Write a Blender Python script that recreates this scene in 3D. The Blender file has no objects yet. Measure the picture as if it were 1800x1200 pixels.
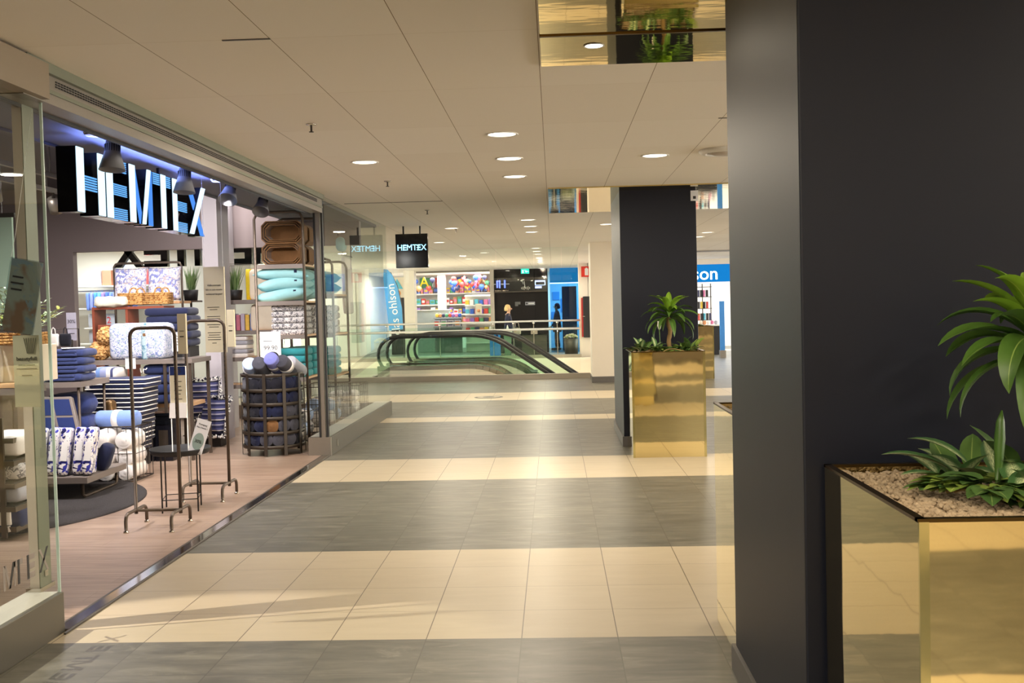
import bpy, bmesh, math, random
from mathutils import Vector, Matrix, noise
scene = bpy.context.scene
COL = scene.collection
PI = math.pi
rnd = random.Random(7)

# ------------------------------------------------------------------ helpers
def lin(c):
    if isinstance(c, str):
        c = tuple(int(c[i:i+2], 16) for i in (0, 2, 4))
    return tuple(((v/255)/12.92 if v/255 <= .04045 else ((v/255+.055)/1.055)**2.4) for v in c)

class MB:
    """collects shapes into one mesh"""
    def __init__(s):
        s.bm = bmesh.new(); s.uv = None
    def faces_mi(s, fs, mi):
        for f in fs: f.material_index = mi
    def box(s, c, d, rot=None, mi=0, bev=0.0):
        n = len(s.bm.faces); t = bmesh.new()
        bmesh.ops.create_cube(t, size=1)
        for v in t.verts: v.co = Vector((v.co.x*d[0], v.co.y*d[1], v.co.z*d[2]))
        if bev > 0: bmesh.ops.bevel(t, geom=list(t.edges), offset=bev, segments=2, affect='EDGES', profile=.6)
        s.merge(t, c, rot, mi)
    def merge(s, t, c=(0, 0, 0), rot=None, mi=0):
        M = Matrix.Translation(Vector(c))
        if rot is not None:
            if isinstance(rot, (int, float)): rot = Matrix.Rotation(rot, 3, 'Z')
            M = M @ rot.to_4x4()
        bmesh.ops.transform(t, matrix=M, verts=t.verts)
        mp = {}
        for v in t.verts: mp[v] = s.bm.verts.new(v.co)
        for f in t.faces:
            try:
                g = s.bm.faces.new([mp[v] for v in f.verts]); g.material_index = f.material_index if mi is None else mi
                g.smooth = f.smooth
            except ValueError: pass
        t.free()
    def tube(s, pts, r, n=8, mi=0, closed=False, caps=True):
        pts = [Vector(p) for p in pts]; N = len(pts); rings = []
        rr = r if isinstance(r, (list, tuple)) else [r]*N
        up = None
        for i, p in enumerate(pts):
            if closed: t = pts[(i+1) % N]-pts[i-1]
            else: t = pts[min(i+1, N-1)]-pts[max(i-1, 0)]
            t.normalize()
            if up is None:
                up = Vector((0, 0, 1)) if abs(t.z) < .9 else Vector((1, 0, 0))
            a = t.cross(up)
            if a.length < 1e-4: a = t.cross(Vector((1, .3, 0)))
            a.normalize(); b = a.cross(t).normalized(); up = b
            rings.append([s.bm.verts.new(p+(a*math.cos(2*PI*k/n)+b*math.sin(2*PI*k/n))*rr[i]) for k in range(n)])
        for i in range(N if closed else N-1):
            A, B = rings[i], rings[(i+1) % N]
            for k in range(n):
                f = s.bm.faces.new([A[k], A[(k+1) % n], B[(k+1) % n], B[k]]); f.material_index = mi; f.smooth = n > 4
        if caps and not closed:
            for R_ in (rings[0], rings[-1]):
                f = s.bm.faces.new(R_); f.material_index = mi
    def lathe(s, prof, c=(0, 0, 0), n=24, mi=0, rot=None, smooth=True):
        t = bmesh.new(); rings = []
        for r, z in prof:
            if r < 1e-5: rings.append([t.verts.new((0, 0, z))])
            else: rings.append([t.verts.new((r*math.cos(2*PI*k/n), r*math.sin(2*PI*k/n), z)) for k in range(n)])
        for A, B in zip(rings, rings[1:]):
            for k in range(n):
                a, b = A[k % len(A)], A[(k+1) % len(A)]; d, e = B[k % len(B)], B[(k+1) % len(B)]
                vs = []
                for v in (a, b, e, d):
                    if v not in vs: vs.append(v)
                if len(vs) > 2:
                    f = t.faces.new(vs); f.smooth = smooth
        for f in t.faces: f.material_index = mi
        s.merge(t, c, rot, mi)
    def prism(s, poly, z0, z1, M=None, mi=0):
        """polygon in xy extruded z0..z1, then transformed by 4x4 M"""
        M = M or Matrix()
        a = [s.bm.verts.new(M @ Vector((x, y, z0))) for x, y in poly]; b = [s.bm.verts.new(M @ Vector((x, y, z1))) for x, y in poly]
        fs = [s.bm.faces.new(a[::-1]), s.bm.faces.new(b)]
        for i in range(len(a)): fs.append(s.bm.faces.new([a[i], a[(i+1) % len(a)], b[(i+1) % len(a)], b[i]]))
        s.faces_mi(fs, mi)
    def soft(s, c, d, r=None, amp=.0, seed=0, rot=None, mi=0, n=(8, 6, 3), fr=6.0):
        """rounded, slightly lumpy block (folded textile, bag, pad)"""
        t = bmesh.new(); hx, hy, hz = d[0]/2, d[1]/2, d[2]/2
        r = min(hx, hy, hz)*.95 if r is None else min(r, hx, hy, hz)
        def face(ax, sg):
            o = [a for a in range(3) if a != ax]; na, nb = n[o[0]], n[o[1]]
            g = []
            for i in range(na+1):
                row = []
                for j in range(nb+1):
                    p = [0, 0, 0]; p[ax] = sg; p[o[0]] = math.sin((i/na*2-1)*PI/2); p[o[1]] = math.sin((j/nb*2-1)*PI/2)
                    row.append(t.verts.new(p))
                g.append(row)
            for i in range(na):
                for j in range(nb):
                    q = [g[i][j], g[i+1][j], g[i+1][j+1], g[i][j+1]]
                    if (sg > 0) == (ax == 1): q.reverse()
                    t.faces.new(q).smooth = True
        for ax in range(3):
            for sg in (-1, 1): face(ax, sg)
        bmesh.ops.remove_doubles(t, verts=t.verts, dist=1e-4)
        for v in t.verts:
            p = Vector((v.co.x*hx, v.co.y*hy, v.co.z*hz))
            q = Vector((max(-hx+r, min(hx-r, p.x)), max(-hy+r, min(hy-r, p.y)), max(-hz+r, min(hz-r, p.z))))
            o = p-q
            if o.length > 1e-7: p = q+o.normalized()*r
            if amp:
                w = noise.noise_vector(p*fr+Vector((seed*3.1, seed*1.7, seed)))
                p += w*amp
            v.co = p
        s.merge(t, c, rot, mi)
    def cushion(s, c, w, h, th, rot=None, mi=0, seed=0, n=10):
        """square pillow lying in xy"""
        t = bmesh.new()
        for sg in (-1, 1):
            g = []
            for i in range(n+1):
                row = []
                for j in range(n+1):
                    x, y = i/n*2-1, j/n*2-1
                    z = sg*th/2*((1-abs(x)**2.4)*(1-abs(y)**2.4))**.42
                    k = 1-.07*(1-abs(y)**2)*(abs(x)); k2 = 1-.07*(1-abs(x)**2)*abs(y)
                    z += .012*noise.noise(Vector((x*2+seed, y*2, sg)))
                    row.append(t.verts.new((x*w/2*k, y*h/2*k2, z if 0 < i < n and 0 < j < n else 0)))
                g.append(row)
            for i in range(n):
                for j in range(n):
                    q = [g[i][j], g[i+1][j], g[i+1][j+1], g[i][j+1]]
                    if sg < 0: q.reverse()
                    t.faces.new(q).smooth = True
        bmesh.ops.remove_doubles(t, verts=t.verts, dist=1e-5)
        s.merge(t, c, rot, mi)
    def leaf(s, base, az, el, L, W, droop, mi=0, fold=.25, n=10, shape=.9, twist=0.0, stem=0.0):
        """strap or blade leaf with folded midrib; uv.x across, uv.y along"""
        if s.uv is None: s.uv = s.bm.loops.layers.uv.new('UVMap')
        p = Vector(base); rows = []; ds = L/n
        for i in range(n+1):
            t = i/n; e = el-droop*(t**1.25)
            d = Vector((math.cos(e)*math.cos(az), math.cos(e)*math.sin(az), math.sin(e)))
            side = Vector((-math.sin(az), math.cos(az), 0)); nrm = side.cross(d)*-1
            if nrm.z < 0 and e > -PI/2 and e < PI/2: nrm = -nrm
            tw = twist*t; sd = side*math.cos(tw)+nrm*math.sin(tw); nn = nrm*math.cos(tw)-side*math.sin(tw)
            tt = max(0, (t-stem)/(1-stem)) if stem else t
            w = W*(math.sin(PI*min(1, tt**shape*.97+.03))**.8)*.5 if tt > 0 or not stem else .0
            w = max(w, .0016 if stem and t <= stem+.01 else .0006)
            rows.append([p-sd*w+nn*w*fold*2, p-sd*w*.5+nn*w*fold*.9, p.copy(), p+sd*w*.5+nn*w*fold*.9, p+sd*w+nn*w*fold*2])
            p = p+d*ds
        vs = [[s.bm.verts.new(q) for q in r_] for r_ in rows]
        for i in range(n):
            for j in range(4):
                f = s.bm.faces.new([vs[i][j], vs[i][j+1], vs[i+1][j+1], vs[i+1][j]]); f.material_index = mi; f.smooth = True
                for l, (a, b) in zip(f.loops, ((j/4, i/n), ((j+1)/4, i/n), ((j+1)/4, (i+1)/n), (j/4, (i+1)/n))): l[s.uv].uv = (a, b)
    def text(s, txt, M, size, ext=.001, mi=0, align='CENTER'):
        cu = bpy.data.curves.new('lettering', 'FONT'); cu.body = txt; cu.size = size; cu.extrude = ext
        cu.align_x = align; cu.align_y = 'CENTER'; cu.resolution_u = 3
        o = bpy.data.objects.new('lettering', cu); COL.objects.link(o)
        dg = bpy.context.evaluated_depsgraph_get(); me = bpy.data.meshes.new_from_object(o.evaluated_get(dg))
        t = bmesh.new(); t.from_mesh(me); bmesh.ops.transform(t, matrix=M, verts=t.verts)
        bpy.data.objects.remove(o); bpy.data.curves.remove(cu); bpy.data.meshes.remove(me)
        s.merge(t, mi=mi)

def obj(name, mb, mats, parent=None, loc=None, rotz=0, label=None, fixn=False):
    me = bpy.data.meshes.new(name)
    if fixn: bmesh.ops.recalc_face_normals(mb.bm, faces=mb.bm.faces)
    mb.bm.to_mesh(me); mb.bm.free()
    for m in (mats if isinstance(mats, (list, tuple)) else [mats]): me.materials.append(m)
    o = bpy.data.objects.new(name, me); COL.objects.link(o)
    if parent is not None: o.parent = parent
    if loc is not None: o.location = loc
    o.rotation_euler.z = rotz
    if label: o['label'] = label
    return o
def tag(o, label, cat, group=None, kind=None):
    o['label'] = label; o['category'] = cat
    if group: o['group'] = group
    if kind: o['kind'] = kind
    return o
ORD = ['first', 'second', 'third', 'fourth', 'fifth', 'sixth', 'seventh', 'eighth', 'ninth', 'tenth', 'eleventh', 'twelfth']
def nth(k): return ORD[k] if k < 12 else f'{k+1}th'
def thing(name, label, cat, loc=(0, 0, 0), rotz=0, group=None):
    o = bpy.data.objects.new(name, None); COL.objects.link(o); o.empty_display_size = .1
    o.location = loc; o.rotation_euler.z = rotz
    return tag(o, label, cat, group)
def dup(root, loc, rotz=None, label=None, group=None, scale=None):
    def cp(o, parent):
        c = o.copy(); COL.objects.link(c)
        if parent is not None: c.parent = parent
        for ch in o.children: cp(ch, c)
        return c
    r = cp(root, None); r.location = loc
    if rotz is not None: r.rotation_euler.z = rotz
    if label: r['label'] = label
    if group: r['group'] = group
    if scale: r.scale = scale if isinstance(scale, tuple) else (scale,)*3
    return r
def struct(name, mb, mats, label, cat, fixn=False):
    return tag(obj(name, mb, mats, fixn=fixn), label, cat, kind='structure')
def RX(a): return Matrix.Rotation(a, 3, 'X')
def RY(a): return Matrix.Rotation(a, 3, 'Y')
def RZ(a): return Matrix.Rotation(a, 3, 'Z')
def T4(x, y, z, R=None):
    M = Matrix.Translation((x, y, z))
    return M @ R.to_4x4() if R is not None else M
FACE = RX(PI/2)             # text in the xz plane, read from -y
FACEX = RZ(PI/2) @ RX(PI/2)  # text in the yz plane, read from +x

# ------------------------------------------------------------------ materials
class NT:
    def __init__(s, name):
        s.m = bpy.data.materials.new(name); s.m.use_nodes = True; s.t = s.m.node_tree; s.t.nodes.clear()
        s.out = s.n('ShaderNodeOutputMaterial')
    def n(s, k, **kw):
        x = s.t.nodes.new(k)
        for a, v in kw.items(): setattr(x, a, v)
        return x
    def l(s, a, b): s.t.links.new(a, b)
    def math(s, op, a, b=None, c=None):
        x = s.n('ShaderNodeMath', operation=op)
        for i, v in enumerate((a, b, c)):
            if v is None: continue
            if isinstance(v, (int, float)): x.inputs[i].default_value = v
            else: s.l(v, x.inputs[i])
        return x.outputs[0]
    def mix(s, f, a, b, bt='MIX'):
        x = s.n('ShaderNodeMix', data_type='RGBA', blend_type=bt)
        for i, v in ((0, f), (6, a), (7, b)):
            if isinstance(v, (int, float)): x.inputs[i].default_value = v
            elif isinstance(v, tuple): x.inputs[i].default_value = (*v[:3], 1)
            else: s.l(v, x.inputs[i])
        return x.outputs[2]
    def ramp(s, f, stops, interp='LINEAR'):
        x = s.n('ShaderNodeValToRGB'); x.color_ramp.interpolation = interp
        while len(x.color_ramp.elements) < len(stops): x.color_ramp.elements.new(.5)
        for e, (p, c) in zip(x.color_ramp.elements, stops): e.position = p; e.color = (*c, 1)
        s.l(f, x.inputs[0]); return x.outputs[0]
    def coord(s, which='Object', scale=(1, 1, 1), loc=(0, 0, 0)):
        c = s.n('ShaderNodeTexCoord'); m = s.n('ShaderNodeMapping')
        m.inputs['Scale'].default_value = scale; m.inputs['Location'].default_value = loc
        s.l(c.outputs[which], m.inputs[0]); return m.outputs[0]
    def noise(s, v, sc, det=3, rough=.55, dist=0):
        x = s.n('ShaderNodeTexNoise'); x.inputs['Scale'].default_value = sc; x.inputs['Detail'].default_value = det
        x.inputs['Roughness'].default_value = rough; x.inputs['Distortion'].default_value = dist
        s.l(v, x.inputs['Vector']); return x.outputs['Fac']
    def bsdf(s, col, rough=.5, metal=0, bump=None, bs=.1, bd=.01, spec=.5, emit=None, es=0, sheen=0, trans=0):
        b = s.n('ShaderNodeBsdfPrincipled')
        def put(nm, v):
            i = b.inputs[nm]
            if isinstance(v, tuple): i.default_value = (*v[:3], 1)
            elif isinstance(v, (int, float)): i.default_value = v
            else: s.l(v, i)
        put('Base Color', col); put('Roughness', rough); put('Metallic', metal); put('Specular IOR Level', spec)
        if sheen: put('Sheen Weight', sheen)
        if trans: put('Transmission Weight', trans)
        if emit is not None: put('Emission Color', emit); put('Emission Strength', es)
        if bump is not None:
            u = s.n('ShaderNodeBump'); u.inputs['Strength'].default_value = bs; u.inputs['Distance'].default_value = bd
            s.l(bump, u.inputs['Height']); s.l(u.outputs[0], b.inputs['Normal'])
        s.l(b.outputs[0], s.out.inputs[0]); return b

def pm(name, c, rough=.5, metal=0, var=.12, sc=30, bs=0, bd=.003, spec=.5, sheen=0, stretch=(1, 1, 1)):
    t = NT(name); c = lin(c); v = t.coord('Object', stretch); f = t.noise(v, sc, 4)
    col = t.mix(t.math('MULTIPLY', f, 1.0), tuple(x*(1-var) for x in c), tuple(min(1, x*(1+var)) for x in c))
    t.bsdf(col, rough, metal, f if bs else None, bs, bd, spec, sheen=sheen)
    return t.m
def cloth(name, c, var=.25, sc=14):
    t = NT(name); c = lin(c); v = t.coord('Object'); f = t.noise(v, sc, 5, .65); g = t.noise(v, 260, 2)
    col = t.mix(f, tuple(x*(1-var) for x in c), tuple(min(1, x*(1+var)) for x in c))
    t.bsdf(col, .9, 0, t.math('ADD', f, t.math('MULTIPLY', g, .35)), .35, .006, .2, sheen=.15)
    return t.m
def emi(name, c, s, var=0.0):
    t = NT(name); e = t.n('ShaderNodeEmission'); c = lin(c)
    f = t.noise(t.coord('Object'), 8, 2)
    t.l(t.mix(t.math('MULTIPLY', f, var), c, tuple(x*.5 for x in c)), e.inputs[0]); e.inputs[1].default_value = s
    t.l(e.outputs[0], t.out.inputs[0]); return t.m
def glass_mat(name, tint, ior=1.5, rough=0.0, edge=None):
    """clear sheet: fresnel mirror over tinted see-through"""
    t = NT(name); tr = t.n('ShaderNodeBsdfTransparent'); gl = t.n('ShaderNodeBsdfGlossy')
    f = t.noise(t.coord('Object'), 2.0, 1)
    t.l(t.mix(f, lin(tint), tuple(min(1, x*1.01) for x in lin(tint))), tr.inputs[0])
    gl.inputs['Roughness'].default_value = rough; fr = t.n('ShaderNodeFresnel'); fr.inputs[0].default_value = ior
    ge = t.n('ShaderNodeNewGeometry'); k = t.math('MULTIPLY', fr.outputs[0], t.math('SUBTRACT', 1.0, ge.outputs['Backfacing']))
    mx = t.n('ShaderNodeMixShader'); t.l(k, mx.inputs[0]); t.l(tr.outputs[0], mx.inputs[1]); t.l(gl.outputs[0], mx.inputs[2])
    t.l(mx.outputs[0], t.out.inputs[0]); return t.m

# floor tiles: 45 cm square, rows of pale tiles between slate grey ones
def floor_mat():
    t = NT('floor_tile'); c = t.n('ShaderNodeTexCoord'); sp = t.n('ShaderNodeSeparateXYZ'); t.l(c.outputs['Object'], sp.inputs[0])
    X, Y = sp.outputs[0], sp.outputs[1]
    bands = [(-9.9, -8.1), (-5.4, -1.8), (.318, 1.218), (4.818, 6.618), (9.318, 10.668), (14.14, 14.75), (17.25, 18.75), (33, 34)]
    acc = None
    for a, b in bands:
        q = t.math('MULTIPLY', t.math('GREATER_THAN', Y, a), t.math('LESS_THAN', Y, b))
        acc = q if acc is None else t.math('ADD', acc, q)
    def cell(V, off):
        u = t.math('DIVIDE', t.math('ADD', V, off), .45); fl = t.math('FLOOR', u); fr = t.math('SUBTRACT', u, fl)
        e = t.math('MINIMUM', fr, t.math('SUBTRACT', 1.0, fr)); return fl, e
    fx, ex = cell(X, .184+45); fy, ey = cell(Y, -4.818+45)
    gx = t.math('LESS_THAN', ex, .0055); gy = t.math('LESS_THAN', ey, .0045)
    cmb = t.n('ShaderNodeCombineXYZ'); t.l(fx, cmb.inputs[0]); t.l(fy, cmb.inputs[1])
    wn = t.n('ShaderNodeTexWhiteNoise', noise_dimensions='3D'); t.l(cmb.outputs[0], wn.inputs['Vector'])
    # stone figure runs across the hall and shifts from tile to tile
    off = t.n('ShaderNodeVectorMath', operation='ADD'); sc = t.n('ShaderNodeVectorMath', operation='SCALE'); sc.inputs[3].default_value = 13
    t.l(wn.outputs['Color'], sc.inputs[0]); t.l(c.outputs['Object'], off.inputs[0]); t.l(sc.outputs[0], off.inputs[1])
    mp = t.n('ShaderNodeMapping'); mp.inputs['Scale'].default_value = (1.6, 7, 1); t.l(off.outputs[0], mp.inputs[0])
    st = t.noise(mp.outputs[0], 1.7, 6, .62, .4)
    mp2 = t.n('ShaderNodeMapping'); mp2.inputs['Scale'].default_value = (1.2, 3, 1); t.l(off.outputs[0], mp2.inputs[0])
    st2 = t.noise(mp2.outputs[0], 2.2, 8, .72, .8)
    dark = t.ramp(st, [(.3, lin((82, 80, 70))), (.55, lin((108, 105, 94))), (.8, lin((140, 136, 122)))])
    dark = t.mix(t.ramp(st2, [(.58, (0, 0, 0)), (.78, (1, 1, 1))]), dark, lin((150, 145, 132)))
    dark = t.mix(t.math('MULTIPLY', wn.outputs['Value'], .3), dark, lin((76, 74, 68)))
    light = t.ramp(st, [(.3, lin((189, 175, 149))), (.75, lin((197, 183, 157)))])
    light = t.mix(t.math('MULTIPLY', wn.outputs['Value'], .2), light, lin((181, 166, 140)))
    col = t.mix(acc, dark, light)
    jx = t.mix(acc, lin((80, 76, 67)), lin((104, 90, 70))); jy = t.mix(acc, lin((84, 80, 72)), lin((140, 124, 100)))
    col = t.mix(gy, col, jy); col = t.mix(gx, col, jx)
    rg = t.math('ADD', t.math('MULTIPLY', st2, .14), .30)
    t.bsdf(col, rg, 0, t.math('ADD', t.math('MULTIPLY', st2, .25), t.math('MULTIPLY', t.math('MAXIMUM', gx, gy), -1)), .02, .002, .42)
    return t.m
def wood_mat():
    t = NT('oak_laminate'); v = t.coord('Object')
    br = t.n('ShaderNodeTexBrick'); br.offset = .37; br.inputs['Scale'].default_value = 1; br.inputs['Brick Width'].default_value = 1.3
    br.inputs['Row Height'].default_value = .19; br.inputs['Mortar Size'].default_value = .0012; br.inputs['Bias'].default_value = 0
    br.inputs['Color1'].default_value = (.0, .0, .0, 1); br.inputs['Color2'].default_value = (1, 1, 1, 1); br.inputs['Mortar'].default_value = (.5, .5, .5, 1)
    t.l(v, br.inputs['Vector'])
    g = t.noise(t.coord('Object', (.8, 20, 1)), 2.4, 7, .62, .6)
    c = t.ramp(g, [(.3, lin((116, 94, 79))), (.5, lin((156, 131, 113))), (.72, lin((184, 161, 143)))])
    c = t.mix(t.math('MULTIPLY', br.outputs['Color'], .3), c, lin((190, 168, 150)))
    c = t.mix(t.math('MULTIPLY', br.outputs['Fac'], .6), c, lin((110, 82, 62)))
    t.bsdf(c, .33, 0, g, .05, .002, .4); return t.m
def ceil_mat():
    t = NT('ceiling_board'); c = t.n('ShaderNodeTexCoord'); sp = t.n('ShaderNodeSeparateXYZ'); t.l(c.outputs['Object'], sp.inputs[0])
    u = t.math('DIVIDE', t.math('ADD', sp.outputs[0], .043+60.5), .605); fx = t.math('FLOOR', u); fr = t.math('SUBTRACT', u, fx)
    gx = t.math('LESS_THAN', t.math('MINIMUM', fr, t.math('SUBTRACT', 1., fr)), .0031)
    v = t.math('DIVIDE', t.math('ADD', sp.outputs[1], -4.69+121), 1.21); fy = t.math('FLOOR', v); fv = t.math('SUBTRACT', v, fy)
    gy = t.math('LESS_THAN', t.math('MINIMUM', fv, t.math('SUBTRACT', 1., fv)), .0022)
    cm = t.n('ShaderNodeCombineXYZ'); t.l(fx, cm.inputs[0]); t.l(fy, cm.inputs[1])
    wn = t.n('ShaderNodeTexWhiteNoise', noise_dimensions='3D'); t.l(cm.outputs[0], wn.inputs['Vector'])
    n = t.noise(c.outputs['Object'], 90, 3)
    col = t.mix(wn.outputs['Value'], lin((244, 236, 224)), lin((248, 241, 230)))
    col = t.mix(t.math('MULTIPLY', gy, .25), col, lin((190, 170, 140))); col = t.mix(gx, col, lin((146, 124, 98)))
    t.bsdf(col, .7, 0, n, .05, .002, .3); return t.m
def gold_mat(name, c=(226, 190, 112), wav=.04, rough=.03, stretch=(1, 1, 1), sc=9):
    t = NT(name); v = t.coord('Object', stretch); n = t.noise(v, sc, 2)
    s = t.noise(t.coord('Object'), 180, 2)
    col = t.mix(s, lin(c), tuple(x*.93 for x in lin(c)))
    t.bsdf(col, rough, 1, n, wav, .02); return t.m
def leaf_mat(name, a, b, mid, var=False):
    t = NT(name); c = t.n('ShaderNodeTexCoord'); sp = t.n('ShaderNodeSeparateXYZ'); t.l(c.outputs['UV'], sp.inputs[0])
    d = t.math('ABSOLUTE', t.math('SUBTRACT', sp.outputs[0], .5)); n = t.noise(t.coord('Object'), 9, 3); n2 = t.noise(t.coord('UV', (14, 3, 1)), 6, 3)
    col = t.mix(n, lin(a), lin(b))
    col = t.mix(t.ramp(d, [(.0, (1, 1, 1)), (.035, (0, 0, 0))]), col, lin(mid))
    if var:
        k = t.math('MULTIPLY', t.ramp(d, [(.1, (1, 1, 1)), (.3, (0, 0, 0))]), t.ramp(n2, [(.42, (0, 0, 0)), (.55, (1, 1, 1))]))
        col = t.mix(k, col, lin((212, 222, 170)))
    b_ = t.bsdf(col, .38, 0, n2, .15, .004, .5)
    b_.inputs['Subsurface Weight'].default_value = 0.0
    return t.m
def pattern(name, base, spots, sc=9, lo=.5, hi=.56, third=None, det=2, dist=1.2, kind='noise'):
    t = NT(name); v = t.coord('Object'); n = t.noise(v, sc, det, .5, dist)
    if kind == 'cells':
        w = t.n('ShaderNodeTexVoronoi'); w.inputs['Scale'].default_value = sc; t.l(v, w.inputs['Vector'])
        n = t.math('ADD', t.math('MULTIPLY', w.outputs['Distance'], .9), t.math('MULTIPLY', t.noise(v, sc*1.7, 3, .6, 1.5), .5))
    c = t.mix(t.ramp(n, [(lo, (0, 0, 0)), (hi, (1, 1, 1))]), lin(base), lin(spots))
    if third:
        n3 = t.noise(t.coord('Object', (1, 1, 1), (3, 5, 7)), sc*1.6, 3, .6, 1.0)
        c = t.mix(t.ramp(n3, [(.56, (0, 0, 0)), (.6, (1, 1, 1))]), c, lin(third))
    t.bsdf(c, .85, 0, n, .15, .004, .2); return t.m
def stripe(name, stops, axis=0, per=.2, interp='CONSTANT', rough=.85):
    t = NT(name); c = t.n('ShaderNodeTexCoord'); sp = t.n('ShaderNodeSeparateXYZ'); t.l(c.outputs['Object'], sp.inputs[0])
    u = t.math('FRACT', t.math('DIVIDE', t.math('ADD', sp.outputs[axis], 50*per), per))
    col = t.ramp(u, [(p, lin(k)) for p, k in stops], interp); f = t.noise(t.coord('Object'), 200, 2)
    t.bsdf(t.mix(t.math('MULTIPLY', f, .25), col, (.02, .02, .03)), rough, 0, f, .1, .003, .2); return t.m
# ------------------------------------------------------------------ palette
M = {}
M['floor'] = floor_mat(); M['wood'] = wood_mat(); M['ceil'] = ceil_mat()
M['steel'] = pm('brushed_steel', (176, 168, 154), .4, 1, .08, 60, .05, stretch=(1, 1, 14))
M['plinth'] = pm('satin_steel_plinth', (98, 94, 84), .42, .6, .08, 40, .05, stretch=(1, 1, 14)); M['sill'] = pm('pale_metal_sill', (190, 188, 180), .4, .2, .04, 40); M['rail'] = pm('bright_rail', (206, 204, 198), .3, .4, .04, 40)
M['cone'] = pm('spot_grey', (128, 128, 134), .5, 0, .06, 40)
M['steel_p'] = pm('polished_steel', (205, 200, 192), .12, 1, .04, 30)
M['alu'] = pm('anodised_aluminium', (142, 135, 125), .38, .6, .05, 40)
M['alu_w'] = pm('pale_powder_coat', (198, 186, 174), .45, 0, .04, 40)
M['alu_g'] = pm('green_grey_coat_and_side_light', (118, 122, 104), .4, 0, .04, 40)
M['dgrey'] = pm('dark_grey_metal', (84, 78, 72), .4, .5, .08, 50)
M['brown'] = pm('bronze_grey_metal', (92, 80, 70), .36, .55, .08, 50)
M['black'] = pm('matt_black', (26, 26, 28), .55, 0, .1, 40)
M['blackg'] = pm('gloss_black', (14, 15, 18), .12, 0, .1, 40)
M['white'] = pm('white_paint', (232, 228, 220), .5, 0, .03, 20)
M['wwhite'] = pm('warm_white_wall', (226, 216, 198), .6, 0, .03, 6)
M['col'] = pm('charcoal_satin_paint', (11, 16, 31), .48, 0, .06, 5, .02, spec=.32)
M['skirt'] = pm('grey_skirting', (96, 92, 88), .4, 0, .05, 20)
M['bulk'] = pm('mauve_grey_wall', (128, 116, 116), .7, 0, .03, 5)
M['soff'] = pm('dark_shop_ceiling', (74, 74, 84), .6, 0, .05, 4)
M['pillar'] = pm('lilac_grey_paint', (176, 170, 176), .6, 0, .03, 5)
M['gold'] = gold_mat('gold_mirror', (238, 222, 170), .035, .035, (1, 1, .5), 5)
M['goldc'] = gold_mat('gold_mirror_ceiling', (236, 212, 142), .022, .03, (1, 4, 1), 3.0)
M['goldrim'] = pm('dark_gold_edge', (92, 72, 36), .3, .9, .1, 60)
M['goldseam'] = gold_mat('gold_corner_profile', (214, 206, 150), .03, .12)
M['glass'] = glass_mat('shop_glass', (249, 252, 250), 1.52)
M['glass_e'] = pm('glass_cut_edge', (200, 220, 214), .15, 0, .05, 30)
M['glass_t'] = glass_mat('green_escalator_glass', (243, 251, 247), 1.5)
M['lamp'] = emi('downlight_lens', (255, 244, 222), 4.0)
M['paper'] = pm('white_paper', (238, 236, 236), .6, 0, .02, 20)
M['cream'] = pm('cream_card', (214, 204, 176), .6, 0, .02, 20)
M['ink'] = pm('black_ink', (22, 20, 20), .5, 0, .05, 20)
M['inkg'] = pm('grey_ink', (150, 140, 132), .6, 0, .05, 20)

# ------------------------------------------------------------------ the setting
mb = MB()
mb.box((-.0, 7.0, -.15), (24, 30.1, .3)); mb.box((6.6, 26.5, -.15), (10.8, 8.9, .3)); mb.box((-.0, 40.5, -.15), (24, 19.1, .3))
struct('floor', mb, M['floor'], 'tiled mall floor in bands of slate grey and pale beige stone', 'floor')
mb = MB(); mb.box((-7.3, 7.2, .004), (9.6, 16.0, .008))
struct('floor_shop', mb, M['wood'], 'oak laminate floor inside the home textile shop', 'floor')
mb = MB(); mb.box((-2, 26.5, -4.6), (22, 9.2, .2))
struct('floor_lower', mb, M['wwhite'], 'pale floor of the storey below the escalator opening', 'floor')
# ceiling with the opening for nothing: one slab over the hall
mb = MB(); mb.box((4.725, 3.7, 2.94), (14.55, 23.4, .3)); mb.box((-.0, 32.9, 2.94), (24, 35, .3))
struct('ceiling', mb, M['ceil'], 'cream ceiling of long narrow boards with fine joints over the walkway', 'ceiling')
mb = MB(); mb.box((-7.2, 7.0, 3.45), (9.5, 16.4, .3)); mb.box((-3.02, 7.0, 3.03), (.9, 16.4, .54)); mb.box((-3.455, 7.0, 3.02), (.03, 16.4, .56))
struct('ceiling_shop', mb, M['soff'], 'dark ceiling of the home textile shop with a lower soffit behind the shop front', 'ceiling')
# shop back wall (bulkhead) with doorway to the atrium side
mb = MB(); mb.box((-5.7, 14.05, 2.87), (6.2, .12, .86)); mb.box((-7.55, 14.05, 1.22), (2.0, .12, 2.44)); mb.box((-10.2, 14.05, 1.65), (3.3, .12, 3.3))
struct('wall_back', mb, M['bulk'], 'mauve grey bulkhead wall above the opening at the back of the textile shop', 'wall')
mb = MB(); mb.box((-11.9, 7, 1.65), (.12, 16, 3.3)); mb.box((-7.2, -.9, 1.65), (9.4, .12, 3.3))
struct('wall_left', mb, M['bulk'], 'grey side wall deep inside the textile shop', 'wall')
mb = MB(); mb.box((-2, 30.85, -.5), (26, .1, 1.0)); mb.box((-2, 31.0, -2.7), (26, .1, 3.6)); mb.box((1.25, 26.5, -2.5), (.1, 8.9, 4.4)); mb.box((-2, 22.08, -2.5), (22, .1, 4.4))
struct('wall_void', mb, M['wwhite'], 'pale slab edges around the escalator opening below the far glass railing', 'wall')
mb = MB(); mb.box((9.9, 14, .2), (.12, 46, .4)); mb.box((9.9, 14, 2.7), (.12, 46, .2))
for k in range(24): mb.box((9.9, -8.5+k*2, 1.5), (.1, .08, 2.2))
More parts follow.
